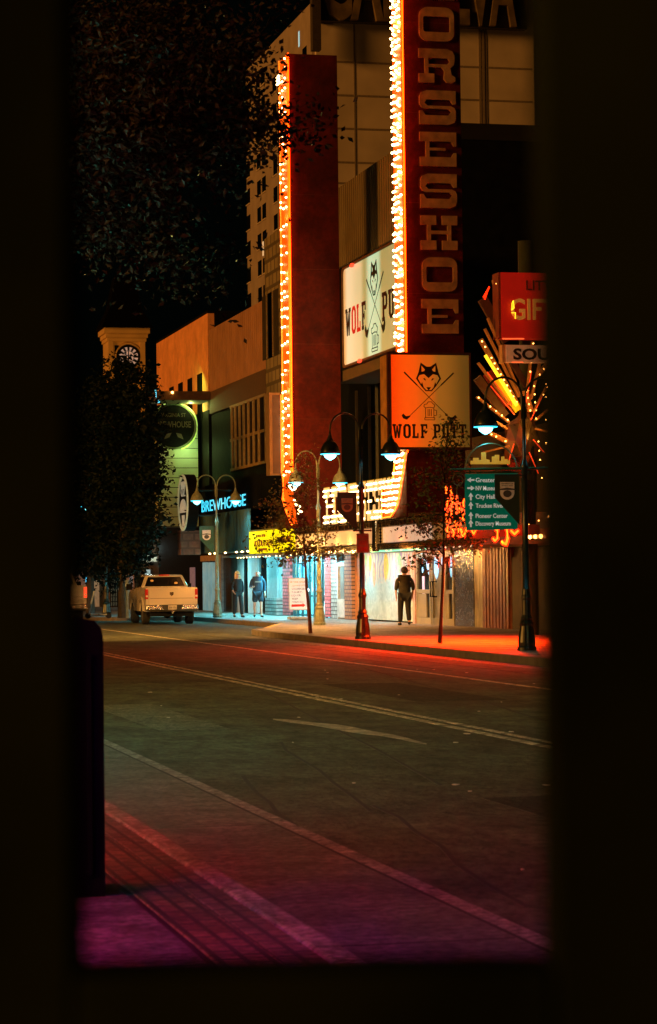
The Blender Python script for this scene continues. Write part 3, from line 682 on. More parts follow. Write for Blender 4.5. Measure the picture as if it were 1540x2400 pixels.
# cyan lit liquor shop interior: recessed glazing with shelves
yA, yB_ = YX(767, FX), YX(688, FX)
IN = MB(); IN.box((FX + .02, yA, .15), (FX + .1, yB_, 2.75)); IN.build('lit_interior', mat('cyan_interior', (.3, .8, .85), rough=.3, var=.6, scale=2.2, stretch=(1, 2.5, 1.2), emit=(.04, .5, .62), es=.95, bump=.3), SF)
mb = MB()
for k, px in enumerate((690, 699, 710, 722, 727, 738, 746, 757, 766)):
    y = YX(px, FX); mb.box((FX - .06, y - (.12 if k % 3 else .22), .15), (FX + .0, y + .06, 2.75))
for z in (.18, .9, 2.1): mb.box((FX - .03, yA, z), (FX + .01, yB_, z + .07))
mb.build('shop_mullion', mat('dark_teal_frame', (.02, .06, .07), rough=.4), SF)
mb = MB(); rr = random.Random(8)
for k in range(70):
    y = rr.uniform(yA, yB_); z = .4 + .35 * rr.randrange(6); h = rr.uniform(.1, .26); mb.mi = rr.randrange(3)
    mb.box((FX - .005, y, z), (FX + .018, y + .12, z + h))
mb.build('shelf_goods', [mat('goods_white', (.8, .9, .9), emit=(.4, .8, .85), es=.9), mat('goods_dark', (.03, .12, .14)), mat('goods_blue', (.1, .3, .6), emit=(.05, .3, .5), es=.6)], SF)
mb = MB(); mb.ball((FX - .15, YX(729, FX), .15 + 1.0), .07); mb.build('door_light', mat('cold_spot', (1, 1, 1), emit=(.8, 1, 1), es=10), SF)
mb = MB(); mb.ball((FX - .25, YX(690, FX), 2.45), .1, sq=(1, 2, 1)); mb.ball((FX - .25, YX(764, FX), 2.45), .1, sq=(1, 2, 1)); mb.build('amber_sconce', mat('amber_glow', (1, .7, .1), emit=(1, .55, .03), es=5), SF)
lamp('sconce_light', (FX - .6, YX(690, FX), 2.4), (1, .35, .15), 22, size=.05, parent=SF); lamp('sconce_light', (FX - .6, YX(768, FX), 2.4), (1, .35, .15), 22, size=.05, parent=SF)
panel('brick_pier', 768, 781, 1297, 1445, BRKP, SF, .12)
panel('brick_pier', 781.5, 796, 1297, 1450, BRKG, SF, .1)
panel('glass_door', 797, 815, 1316, 1452, mat('dim_glass', (.16, .2, .2), rough=.2, var=.3, scale=2), SF, .02)
mb = MB()
for px in (797, 815): y = YX(px, FX); mb.box((FX - .1, y - .06, .15), (FX - .02, y + .06, 2.1))
mb.box((FX - .1, YX(815, FX), 2.0), (FX - .02, YX(797, FX), 2.12)); mb.box((FX - .1, YX(815, FX), .2), (FX - .025, YX(797, FX), .85)); mb.build('door_frame', mat('pale_door_frame', (.45, .45, .42)), SF)
panel('brick_pier', 816, 833, 1290, 1452, BRKB, SF, .14)
panel('amber_wall', 833.5, 848, 1290, 1452, mat('amber_wall', (.5, .2, .05), rough=.6), SF, .02)
# mural: swirling stained-glass colours above a pale cyan board
ym0, ym1 = YX(973, FX), YX(849, FX); zmb, zmt = .2, hitX(855, 1293, FX).z
mm = bpy.data.materials.new('mural_paint'); mm.use_nodes = True; nt = mm.node_tree; N = nt.nodes; L = nt.links; b_ = N['Principled BSDF']; b_.inputs['Roughness'].default_value = .45
tc = N.new('ShaderNodeTexCoord'); sx = N.new('ShaderNodeSeparateXYZ'); L.new(tc.outputs['Generated'], sx.inputs[0])
mp = N.new('ShaderNodeMapping'); mp.inputs['Scale'].default_value = (1, .55, .9); L.new(tc.outputs['Object'], mp.inputs[0])
wv = N.new('ShaderNodeTexWave'); wv.inputs['Scale'].default_value = 1.4; wv.inputs['Distortion'].default_value = 9; wv.inputs['Detail'].default_value = 2; wv.bands_direction = 'Y'; L.new(mp.outputs[0], wv.inputs['Vector'])
r1 = N.new('ShaderNodeValToRGB'); e = r1.color_ramp.elements
for k in range(5): e.new(.1 + .15 * k)
for q, (p_, c_) in enumerate(((0, (.3, .12, .25)), (.18, (.55, .35, .42)), (.34, (.3, .5, .28)), (.5, (.72, .32, .12)), (.66, (.75, .6, .3)), (.82, (.5, .42, .3)), (1, (.6, .5, .42)))): e[q].position = p_; e[q].color = (*c_, 1)
L.new(wv.outputs['Fac'], r1.inputs[0])
nz = N.new('ShaderNodeTexNoise'); nz.inputs['Scale'].default_value = 3.0; nz.inputs['Detail'].default_value = 8; nz.inputs['Distortion'].default_value = 2.5; L.new(mp.outputs[0], nz.inputs['Vector'])
r2 = N.new('ShaderNodeValToRGB'); r2.color_ramp.elements[0].position = .35; r2.color_ramp.elements[0].color = (.3, .42, .42, 1); r2.color_ramp.elements[1].position = .65; r2.color_ramp.elements[1].color = (.5, .6, .58, 1); L.new(nz.outputs[0], r2.inputs[0])
ad = N.new('ShaderNodeMath'); ad.operation = 'MULTIPLY_ADD'; L.new(nz.outputs[0], ad.inputs[0]); ad.inputs[1].default_value = .5; L.new(sx.outputs['Z'], ad.inputs[2])
st = N.new('ShaderNodeMapRange'); L.new(ad.outputs[0], st.inputs[0]); st.inputs[1].default_value = .78; st.inputs[2].default_value = .9
mx = N.new('ShaderNodeMix'); mx.data_type = 'RGBA'; L.new(st.outputs[0], mx.inputs[0]); L.new(r2.outputs[0], mx.inputs[6]); L.new(r1.outputs[0], mx.inputs[7]); L.new(mx.outputs[2], b_.inputs['Base Color'])
mb = MB(); mb.box((FX - .06, ym0, zmb), (FX + .1, ym1, zmt)); mb.build('mural', mm, SF)
# a few painted flame and figure shapes on the mural
def blob(u, v, w_, h_, n=14, seed=0):
    r_ = random.Random(seed); return [(u + w_ * math.cos(2 * math.pi * k / n) * r_.uniform(.75, 1.1), v + h_ * math.sin(2 * math.pi * k / n) * r_.uniform(.85, 1.08) - (.25 * h_ if k == 3 * n // 4 else 0)) for k in range(n)]
mb = MB()
for k, (px, py, w_, h_, mi) in enumerate(((905, 1325, .32, .42, 0), (868, 1318, .2, .26, 0), (877, 1345, .18, .42, 1), (936, 1318, .25, .3, 2), (951, 1345, .16, .25, 0), (925, 1340, .13, .5, 3), (858, 1310, .14, .18, 2), (958, 1325, .14, .3, 1))):
    p = hitX(px, py, FX - .06); mb = MB(); mb.prism(blob(-p.y, p.z, w_, h_, seed=k), faceX(FX - .06), .001, .006 + .001 * k); mb.build('painted_figure', [mat('paint_yellow', (.85, .5, .05), var=.3, scale=9), mat('paint_coral', (.8, .3, .15), var=.3, scale=9), mat('paint_green', (.4, .6, .3), var=.4, scale=9), mat('paint_pink', (.7, .4, .45), var=.3, scale=9)][mi], SF)
panel('pink_jamb', 973.5, 979, 1290, 1462, mat('pink_jamb', (.5, .3, .25)), SF, .1)
# doors
DF = mat('olive_door_frame', (.3, .27, .18), rough=.45, metal=.3, var=.15, scale=4)
yD0, yD1 = YX(1068, FX), YX(980, FX); zDt = hitX(1000, 1296, FX).z
mb = MB(); mb.box((FX - .08, yD0, zDt), (FX + .1, yD1, zDt + .25)); mb.build('door_header', mat('cream_header', (.5, .42, .28)), SF)
for k, (a, b) in enumerate(((980, 1014), (1016, 1046), (1047, 1068))):
    u0, u1 = YX(b, FX), YX(a, FX); zmid = .15 + 1.0
    m = MB(); m.box((FX - .02, u0, .15), (FX + .08, u1, zDt - .01)); d = m.build('door', BLKG if k != 1 else mat('grey_door_glass', (.2, .19, .15), rough=.3, var=.4, scale=2), SF)
    m = MB(); fw = .14
    m.box((FX - .07, u0, .15), (FX - .021, u0 + fw, zDt - .02)); m.box((FX - .07, u1 - fw, .15), (FX - .021, u1, zDt - .02))
    m.box((FX - .07, u0 + fw, zDt - .14), (FX - .021, u1 - fw, zDt - .02)); m.box((FX - .07, u0 + fw, .15), (FX - .021, u1 - fw, .35))
    if k != 1: m.box((FX - .075, u0 + fw, zmid - .06), (FX - .021, u1 - fw, zmid + .06)); m.box((FX - .06, u0 + fw + .4, .36), (FX - .021, u1 - fw, zmid - .07))
    m.build('door_frame', DF, d)
    if k == 1:
        m = MB(); y = u1 - .35; m.tube([(FX - .07, y, 1.0), (FX - .2, y, 1.0), (FX - .2, y, 1.45), (FX - .07, y, 1.45)], .025); m.tube([(FX - .07, y - .25, 1.0), (FX - .2, y - .25, 1.0), (FX - .2, y - .25, 1.45), (FX - .07, y - .25, 1.45)], .025); m.build('handle', BLACK, d)
# neon seen through the door glass
mb = MB(); BLU = mat('blue_neon_window', (.3, .6, 1), emit=(.12, .5, .85), es=1.3)
for (px, py, w_, h_) in ((1005, 1322, .22, .28), (1023, 1327, .28, .34), (1040, 1320, .2, .25), (1058, 1325, .16, .32)):
    p = hitX(px, py, FX - .022); mb.prism(blob(-p.y, p.z, w_, h_, 12, px), faceX(FX - .022), 0, .012); mb.build('window_neon', BLU, SF); mb = MB()
p = hitX(991, 1335, FX - .022); mb.prism(blob(-p.y, p.z, .09, .08, 10, 2), faceX(FX - .022), 0, .012)
mb.build('window_neon', BLU, SF)
mb = MB()
for (px, py, w_, h_) in ((1028, 1318, .06, .16), (1044, 1318, .07, .14), (1054, 1313, .1, .2)):
    p = hitX(px, py, FX - .04); mb.prism(blob(-p.y, p.z, w_, h_, 9, px), faceX(FX - .04), 0, .012)
mb.build('window_neon', mat('red_neon_window', (1, .1, .05), emit=(1, .06, .03), es=1.2), SF)
mb = MB(); p = hitX(993, 1372, FX - .022); mb.box((FX - .034, p.y - .12, p.z - .28), (FX - .023, p.y + .12, p.z + .28)); mb.build('notice', mat('violet_poster', (.6, .5, .8), emit=(.45, .35, .7), es=.5), SF)

# yellow liquor sign box on a canopy
YS = 18.2
y0, y1 = YX(690, YS), YX(585, YS); z0, z1 = hitX(585, 1298, YS).z, hitX(585, 1247, YS).z
LS = thing('liquor_sign', (YS, y0, z0), 'bright yellow backlit liquor and gifts sign box above the brick pier', 'sign')
YEL = mat('yellow_lit_face', (.9, .8, .02), rough=.4, var=.05, emit=(.80, .78, .0), es=1.0)
mb = MB(); mb.box((YS, y0, z0), (YS + .25, y1, z1)); mb.build('lit_box', YEL, LS)
mb = MB(); ym_ = YX(642, YS); mb.box((YS - .02, ym_ - .04, z0), (YS - .001, ym_ + .04, z1)); mb.box((YS - .02, y0, z1), (YS + .25, y1, z1 + .06)); mb.build('frame', mat('olive_frame', (.2, .2, .05)), LS)
MAR = mat('maroon_letter', (.28, .05, .02), rough=.5)
mb = MB(); H_ = z1 - z0; f_ = faceX(YS); ua, ub, uc = -y1, -ym_, -y0
mb.text('SILVER SPUR', ua + .6 * (ub - ua) / 2, z0 + H_ * .72, (ub - ua) * .4, H_ * .12, f_, .002, .02)
mb.text('LIQUOR & GIFTS', ua + .22 * (ub - ua), z0 + H_ * .32, (ub - ua) * .72, H_ * .27, f_, .002, .02)
mb.text('JUST MINUTES IN RENO', ua + .4 * (ub - ua), z0 + H_ * .12, (ub - ua) * .35, H_ * .1, f_, .002, .02)
mb.text('SOUVENIRS', ub + .2 * (uc - ub), z0 + H_ * .4, (uc - ub) * .7, H_ * .27, f_, .002, .02)
mb.build('lettering', MAR, LS)
mb = MB(); mb.box((YS + .26, y0, z0 - .12), (FX, y1, z0 - .02)); mb.box((YS + .0, y0, z0 - .1), (YS + .259, YX(523, YS), z0 - .02)); mb.build('canopy_slab', mat('grey_canopy', (.25, .27, .25)), LS)
mb = MB(); rr = random.Random(9); y = y0 + .2
while y < y1 + 3.0:
    if rr.random() < .8: mb.ball((YS + .05, y, z0 - .13), .028, sq=(1, 2.5, .5))
    y += .6
mb.build('canopy_bulbs', BULB, LS)
for k in range(4): lamp('canopy_lamp', (19.2, y0 + .8 + k * 2.2, z0 - .16), (.25, .85, 1.0), 140, 'AREA', .5, rot=(.3, 0, -1), parent=LS)
p = hitX(747, 1250, 17.5)
mb = MB(); mb.box((17.5, p.y - .75, p.z - .18), (17.56, p.y + .75, p.z + .16)); tag(mb.build('small_orange_sign', mat('orange_board', (.7, .3, .02), emit=(.9, .34, .02), es=.5)), 'small square orange sign behind the lamp post beside the marquee', 'sign')

# ------------------------------------------------------------------ the giant horseshoe sign
AX = 16.95
def arm(px0, px1, name, ztop, zbot, label):
    ya_, yb_ = YX(px1, AX), YX(px0, AX)
    return ya_, yb_
yR0, yR1 = YX(958, AX), YX(936, AX)
yL0, yL1 = YX(690, AX), YX(671, AX)
AW = 1.62
zR1 = hitX(940, -330, AX).z; zR0 = hitX(950, 1213, AX).z + .02
zL1 = hitX(680, 122, AX).z; zL0 = zR0
HS = thing('horseshoe_sign', (AX, yR0, zR0), 'giant red horseshoe shaped sign, two tall bulb edged arms and bright HORSESHOE letters', 'neon sign')
fX = faceX(AX)
def arm_box(ya_, yb_, z0, z1):
    mb = MB(); mb.box((AX, ya_, z0), (AX + AW, yb_, z1)); return mb.build('arm', REDP, HS)
AR = arm_box(yR0, yR1, zR0, zR1); AL = arm_box(yL0, yL1, zL0 + .0, zL1)
# curved feet of the arms on the street face
foot = [(936, 1060), (930, 1118), (922, 1137), (903, 1143), (903, 1214), (923, 1211), (936, 1190), (944, 1158), (953, 1100), (958, 1060)]
fl_ = [(-hitX(a, b, AX).y, hitX(a, b, AX).z) for a, b in foot]
pl = [(-yR0 - .0, fl_[-1][1]), (-yR0, zR0), (-YX(900, AX), zR0), (-YX(900, AX), hitX(900, 1140, AX).z), fl_[2], fl_[1], fl_[0]]
mb = MB(); mb.prism(pl, fX, .002, .03); mb.build('foot_panel', REDP, HS)
mb = MB(); mb.prism(fl_, fX, .031, .05); mb.build('bulb_tray', REDSTRIP, HS)
mb = MB(); mb.tube([fX(u, v, .1) for u, v in fl_] , .022, 6); mb.build('neon_outline', NEONC, HS)
mb = MB(); mb.prism([(-yR1 + .04, fl_[0][1] + .02), (-yR0 - .04, fl_[0][1] + .02), (-yR0 - .04, zR1), (-yR1 + .04, zR1)], fX, .002, .03); mb.build('bulb_tray', REDSTRIP, HS)
footL = [(671, 1110), (671, 1170), (678, 1195), (691, 1228), (700, 1228), (694, 1190), (690, 1150), (690, 1110)]
fll = [(-hitX(a, b, AX).y, hitX(a, b, AX).z) for a, b in footL]
mb = MB(); mb.prism(fll, fX, .031, .05); mb.build('bulb_tray', REDSTRIP, HS)
mb = MB(); mb.prism([(-yL1 + .04, fll[0][1] + .02), (-yL0 - .04, fll[0][1] + .02), (-yL0 - .04, zL1), (-yL1 + .04, zL1)], fX, .002, .03); mb.build('bulb_tray', REDSTRIP, HS)
mb = MB(); mb.tube([fX(u, v, .1) for u, v in fll[:4]], .05, 6)
mb.tube([(AX - .06, yL0 + .03, fll[0][1]), (AX - .06, yL0 + .03, zL1)], .025, 6); mb.tube([(AX - .06, yL1 - .03, fll[0][1]), (AX - .06, yL1 - .03, zL1)], .025, 6)
mb.build('neon_tube', NEONO, HS)
mb = MB(); mb.tube([(AX - .04, yR0 - .2, fl_[-1][1]), (AX - .04, yR0 - .2, zR1)], .022, 6); mb.tube([(AX - .04, yL0 - .1, fll[0][1]), (AX - .04, yL0 - .1, zL1)], .022, 6)
mb.build('neon_tube', mat('neon_corner', (1, .5, .1), emit=(1, .022, .0003), es=17), HS)
# bulbs
bulbs = []
rr = random.Random(11)
z = fl_[0][1] + .1
while z < hitX(945, 2, AX).z + .5:
    sk_ = rr.uniform(-.02, .02)
    for k in range(5):
        t = (k + .5) / 5
        if rr.random() < .88: bulbs.append((AX - .07, yR0 + t * (yR1 - yR0) + rr.uniform(-.05, .05), z + rr.uniform(-.055, .055) + sk_))
    z += .2
def inside(p, poly):
    c = False; n = len(poly)
    for i in range(n):
        a, b = poly[i], poly[(i + 1) % n]
        if (a[1] > p[1]) != (b[1] > p[1]) and p[0] < (b[0] - a[0]) * (p[1] - a[1]) / (b[1] - a[1]) + a[0]: c = not c
    return c
v = fl_[4][1]
while v < fl_[0][1]:
    u = fl_[4][0]
    while u < fl_[-1][0]:
        if inside((u, v), fl_) and inside((u + .05, v), fl_) and rr.random() < .95: bulbs.append((AX - .11, -u, v + rr.uniform(-.02, .02)))
        u += .17
    v += .165
lb = []
z = fll[0][1]; k = 0
while z < zL1 - .15:
    for j in range(3):
        if rr.random() < .62: lb.append((AX - .09, yL0 + (j + .5) / 3 * (yL1 - yL0), z + rr.uniform(-.07, .07)))
    z += .30
for dz in (0, .12, .24):
    for j in range(4): lb.append((AX - .09, yL1 + .1 + .12 * j - .3, zL1 - .5 - dz))
for a, b in ((677, 1136), (682, 1140), (686, 1150), (690, 1180), (697, 1190), (700, 1205)):
    p = hitX(a, b, AX - .1)
    for q in range(3): lb.append((AX - .1, p.y - .2 * q, p.z + rr.uniform(-.1, .1)))
def bulb_mesh(r): m = MB(); m.ball((0, 0, 0), r, 8); return m
def put_bulbs(lst, r, matb, parent, nind, labelname='bulb'):
    if not lst: return
    vis = sorted(lst, key=lambda p: (Vector(p) - CAM).length)
    proto = None
    off = Vector((0, 0, 0)); p = parent
    while p: off += p.location; p = p.parent
    for q in vis[:nind]:
        if proto is None:
            m = MB(); m.ball(q, r, 8); 
            me = bpy.data.meshes.new('bulb'); mm_ = bulb_mesh(r); me.from_pydata(mm_.v, [], mm_.f); me.materials.append(matb); me.update()
            proto = bpy.data.objects.new('bulb', me); o = proto
        else: o = proto.copy()
        o.parent = parent; o.location = Vector(q) - off; col.objects.link(o)
    if vis[nind:]:
        m = MB()
        for q in vis[nind:]: m.ball(q, r, 6)
        o = m.build('bulbs', matb, parent); o['kind'] = 'stuff'
put_bulbs(bulbs + lb, .036, BULB, HS, 96)
# light thrown by the bulb rows (each lamp is one of the bulbs)
for k in range(9):
    z = fl_[0][1] + .8 + k * 1.35; lamp('bulb_lamp', (AX - .22, (yR0 + yR1) / 2, z), (1, .42, .08), 34, size=.06, parent=HS)
for k in range(8):
    z = fll[0][1] + .8 + k * 1.9; lamp('bulb_lamp', (AX - .22, (yL0 + yL1) / 2, z), (1, .3, .05), 16, size=.06, parent=HS)
# HORSESHOE on the marquee edge
cells = [(755, 786), (789, 808), (811, 834), (836, 852), (856, 871), (873, 884), (886, 899), (902, 911), (913, 921)]
zb_ = hitX(940, 1210, AX).z; zt_ = hitX(755, 1145, AX).z
zb_ = hitX(800, 1227, AX).z
hb = []
for ch, (a, b) in zip('HORSESHOE', cells):
    u0 = -YX(a, AX); u1 = -YX(b, AX)
    m = MB(); glyph(m, WG[ch], u0 - .05, zb_ - .03, (u1 - u0) + .1, zt_ - zb_ + .06, faceX(AX + .1), 0, .004, H=10); m.build('letter_edge', LETEDGE, HS)
    m = MB(); glyph(m, WG[ch], u0, zb_, u1 - u0, zt_ - zb_, faceX(AX + .1), .005, .02, H=10); o = m.build('letter', LETLIT, HS)
    n = max(2, int((u1 - u0) / .17))
    loops = [[(u0 + q[0] * (u1 - u0) / 10, zb_ + q[1] * (zt_ - zb_) / 10) for q in lp] for lp in WG[ch]]
    v = zb_ + .08
    while v < zt_:
        for i in range(n + 1):
            u = u0 + .1 + (u1 - u0 - .2) * i / n
            if rr.random() < .22: continue
            if inside((u, v), loops[0]) and not (len(loops) > 1 and inside((u, v), loops[1])): hb.append((AX + .06, -u, v))
        v += .16
m = MB()
for q in hb: m.ball(q, .034, 6)
o = m.build('bulbs', BULBW, HS); o['kind'] = 'stuff'
for k, px in enumerate((705, 735, 765, 795, 825)):
    lamp('letter_lamp', (MX - .16, YX(px, AX), zA - .05), (1, .40, .07), 150, size=.04, parent=HS)
lamp('foot_lamp', (MX - .16, YX(945, AX), zA - .05), (1, .26, .03), 60, size=.04, parent=HS)
# big vertical letters on the near face of the right arm
fYR = faceY(yR0)
s_ = (hitY(1073, 700, yR0).x - hitY(988, 700, yR0).x)
xl = hitY(988, 740, yR0).x; pitch = None
zE0 = hitY(1030, 782, yR0).z; zE1 = hitY(1030, 702, yR0).z; zO0 = hitY(1030, 684, yR0).z; pit = zO0 - zE0
mbs = MB(); mbl = MB()
for k, ch in enumerate('EOHSESROH'):
    m = MB(); glyph(m, WG[ch], xl, zE0 + k * pit, s_, zE1 - zE0, fYR, .002, .07, H=10); m.build('letter', TANL, HS)
    m = MB(); glyph(m, WG[ch], xl - .035, zE0 - .035 + k * pit, s_ + .07, zE1 - zE0 + .07, fYR, .0, .0015, H=10); m.build('letter_outline', mat('dark_maroon', (.09, .01, .004)), HS)  # even maroon outline around each letter
# sheet metal seams and bolts on the faces of the arms
for (ya_, za_, zb__) in ((yR0, zR0, zR1), (yL0, zL0, zL1)):
    z = za_ + 1.1
    while z < zb__ - .3:
        m = MB(); m.box((AX + .02, ya_ - .0018, z), (AX + AW - .02, ya_ - .0004, z + .018)); m.build('panel_seam', MC['dark_maroon'], HS); z += 2.44
# trim and roof line details
mb = MB(); mb.box((AX - .0, yR0 - .03, zR0 - .02), (AX + AW + .15, yR0 - .002, zR0 + .1)); mb.build('foot_trim', GOLDC, HS)

# ------------------------------------------------------------------ wolf signs
WOLF = [[(50, 0), (40, 3), (33, 12), (12, 38), (0, 52), (8, 66), (18, 100), (36, 86), (50, 84), (64, 86), (82, 100), (92, 66), (100, 52), (88, 38), (67, 12), (60, 3)]]
def wolf(mb, u, v, w_, h_, fn, d0, d1):
    P = lambda pts: [(u + (x - 50) / 100 * w_, v + y / 100 * h_) for x, y in pts]
    outer = P([(38, 0), (62, 0), (80, 18), (100, 44), (90, 66), (81, 100), (58, 86), (42, 86), (19, 100), (10, 66), (0, 44), (20, 18)])
    face = P([(40, 4), (60, 4), (70, 14), (76, 32), (80, 24), (93, 45), (86, 56), (68, 60), (50, 46), (32, 60), (14, 56), (7, 45), (20, 24), (24, 32), (30, 14)])
    e1 = P([(22, 90), (36, 76), (32, 70), (22, 68)]); e2 = P([(78, 90), (78, 68), (68, 70), (64, 76)])
    mb.prism([outer, face[::-1], e1[::-1], e2[::-1]], fn, d0, d1)
    mb.prism(P([(28, 44), (34, 46), (40, 38), (36, 38)]), fn, d0, d1); mb.prism(P([(72, 44), (66, 46), (60, 38), (64, 38)]), fn, d0, d1)
    mb.prism(P([(41, 14), (59, 14), (54, 7), (51, 4.5), (49, 4.5), (46, 7)]), fn, d0, d1)
def club(mb, p0, p1, w_, fn, d0, d1, hx, hz):
    (x0, z0), (x1, z1) = p0, p1; L_ = math.hypot(x1 - x0, z1 - z0); nx, nz_ = -(z1 - z0) / L_, (x1 - x0) / L_
    q = lambda t, s: (x0 + (x1 - x0) * t + nx * s * w_, z0 + (z1 - z0) * t + nz_ * s * w_)
    mb.prism([q(0, -1.6), q(.28, -1.4), q(.3, -.7), (q(1, -.6)), q(1, .6), q(.3, .7), q(.28, 1.4), q(0, 1.6)], fn, d0, d1)
    s = 1 if x1 < x0 else -1
    mb.prism([(x1 + s * hx * .02, z1 + hz * .1), (x1 + s * hx * .1, z1 - hz * .1), (x1 - s * hx * .35, z1 - hz * .75), (x1 - s * hx * .8, z1 - hz * .5), (x1 - s * hx * 1.0, z1 + hz * .1), (x1 - s * hx * .8, z1 + hz * .5), (x1 - s * hx * .45, z1 - hz * .05)][::1], fn, d0 + .0004, d1 + .001)
def mug(mb, u, v, w_, h_, fn, d0, d1, t):
    P = lambda x, y: (u + x * w_, v + y * h_)
    for pts in ([P(-.36, 0), P(.36, 0), P(.36, .12), P(-.36, .12), P(-.36, 0)], [P(-.3, .12), P(-.3, .66)], [P(.3, .12), P(.3, .66)], [P(-.12, .2), P(-.12, .6)], [P(0, .2), P(0, .6)], [P(.12, .2), P(.12, .6)],
                [P(-.3, .66), P(-.42, .74), P(-.38, .86), P(-.2, .88), P(-.1, 1), P(.14, 1), P(.24, .9), P(.38, .82), P(.3, .66), P(0, .7), P(-.3, .66)], [P(.3, .56), P(.5, .52), P(.5, .26), P(.3, .22)]):
        for i in range(len(pts) - 1):
            (a, b), (c, d) = pts[i], pts[i + 1]; L_ = math.hypot(c - a, d - b) or 1; nx, ny = -(d - b) / L_ * t, (c - a) / L_ * t
            mb.prism([(a - nx, b - ny), (c - nx, d - ny), (c + nx, d + ny), (a + nx, b + ny)], fn, d0, d1 + .0002 * i)
INK = mat('dark_sign_ink', (.02, .014, .006), rough=.5)
INKR = mat('red_sign_ink', (.5, .02, .01), rough=.5, emit=(.55, .02, .01), es=.35)
# square sign on the right arm
ySq = yR0 - .45
xs0, xs1 = hitY(917, 940, ySq).x, hitY(1100, 940, ySq).x
zs0, zs1 = hitY(1010, 1048, ySq).z, hitY(1010, 832, ySq).z
WS = thing('square_putting_sign', (xs0, ySq, zs0), 'square orange lit WOLF PUTT sign with wolf head, crossed clubs and beer mug', 'sign')
ORG = ramp_emit('orange_light_ramp', 'X', [(0, (1, .05, .0)), (.22, (1, .085, .002)), (.48, (.62, .10, .004)), (.62, (.3, .10, .008)), (1, (.09, .045, .005))], 1, .92, base=(.16, .1, .06))  # neon light from the left, painted in as a glow fading rightwards
mb = MB(); mb.box((xs0, ySq, zs0), (xs1, ySq + .42, zs1)); mb.build('lit_face', ORG, WS)
mb = MB(); b_ = .07
mb.box((xs0 - .1, ySq - .04, zs1), (xs1 + .05, ySq + .44, zs1 + b_)); mb.box((xs0 - .1, ySq - .04, zs0 - b_), (xs1 + .05, ySq + .44, zs0))
mb.box((xs0 - .09, ySq - .03, zs0), (xs0 - .001, ySq + .1, zs1)); mb.box((xs1 + .001, ySq - .03, zs0), (xs1 + .05, ySq + .43, zs1)); mb.build('frame', mat('dark_frame_red', (.06, .02, .01), rough=.5), WS)
mb = MB(); mb.box((xs0 - .1, ySq + .101, zs0), (xs0 - .002, ySq + .75, zs1)); mb.build('side_casing', mat('amber_casing', (.5, .25, .06), rough=.6, var=.3, scale=3), WS)
cxs = hitY(1005, 940, ySq).x; W_ = xs1 - xs0; H_ = zs1 - zs0; fy = faceY(ySq)
mb = MB(); wolf(mb, cxs, hitY(1005, 917, ySq).z, W_ * .32, H_ * .31, fy, .002, .012)
q = lambda a, b: (hitY(a, b, ySq).x, hitY(a, b, ySq).z)
club(mb, q(947, 872), q(1052, 978), .012, fy, .002, .010, .22, .13); club(mb, q(1063, 874), q(960, 975), .012, fy, .0025, .0108, .22, .13)
mug(mb, cxs + .02, q(1000, 984)[1], .38, .48, fy, .003, .012, .008)
mb.build('emblem', INK, WS)
def wolfputt(mb, u0, u1, v, h_, fn, d0, d1, which=None):
    lay = [('W', 0, 1.0), ('O', 1.15, .8), ('L', 2.1, .75), ('F', 3.0, .75), ('P', 4.35, .8), ('U', 5.25, .85), ('T', 6.2, .8), ('T', 7.1, .8)]
    tot = 7.9; k = (u1 - u0) / tot
    for ch, a, w_ in lay:
        if which and (ch, a) not in which: continue
        glyph(mb, SG[ch], u0 + a * k, v, w_ * k, h_, fn, d0, d1, Wd=11 if ch == 'W' else 10)
m = MB(); wolfputt(m, q(920, 1024)[0], q(1093, 1024)[0], q(1000, 1027)[1], q(1000, 994)[1] - q(1000, 1027)[1], fy, .002, .012); m.build('lettering', INK, WS)
m = MB(); 
for (ch, a) in (): pass
# long green white sign between the arms
GX = 18.55
def G(px, py): p = hitX(px, py, GX); return (-p.y, p.z)
g0u, g0z = G(807, 858); g0t = G(807, 632)[1]; g1u = G(962, 560)[0]
GSg = thing('wide_putting_sign', (GX, -g1u, g0z), 'wide pale green backlit WOLF PUTT sign between the two sign arms', 'sign')
GRN = ramp_emit('green_white_backlit', 'Y', [(0, (.30, .30, .13)), (.2, (.24, .26, .10)), (.40, (.19, .24, .085)), (.46, (.30, .60, .36)), (.58, (.34, .66, .42)), (.66, (.14, .24, .09)), (.74, (.46, .46, .24)), (.93, (.66, .58, .34)), (1, (.5, .26, .08))], 1, .95, base=(.4, .4, .35))
mb = MB(); mb.prism(rrect(g0u, g0z, g1u, g0t, .18), faceX(GX), -.4, 0); mb.build('lit_face', GRN, GSg)
mb = MB(); mb.prism([rrect(g0u - .07, g0z - .07, g1u + .07, g0t + .07, .2), rrect(g0u + .0, g0z + .0, g1u, g0t, .18)[::-1]], faceX(GX), -.42, .05); mb.build('frame', mat('brown_frame', (.1, .05, .02)), GSg)
Wd_ = g1u - g0u; Hh = g0t - g0z; cu = G(878, 740)[0]; f_ = faceX(GX)
mb = MB(); cb = G(878, 692)[1]; wolf(mb, cu, cb, G(888, 740)[0] - G(869.5, 740)[0], (G(878, 609)[1] - cb) * 1.0, f_, .003, .01)
club(mb, G(859, 655), G(895, 762), .022, f_, .003, .009, .45, .34); club(mb, G(899, 636), G(864, 772), .022, f_, .004, .010, .45, .34)
mug(mb, cu, G(878, 823)[1], 1.0, .84, f_, .005, .01, .016)
mb.build('emblem', mat('green_black_ink', (.01, .02, .008)), GSg)
vb = G(850, 798)[1]
zz0 = G(832, 781)[1]; zz1 = G(832, 716)[1]
ww = (G(858, 740)[0] - G(810, 740)[0])
m = MB(); kk = ww / 3.75
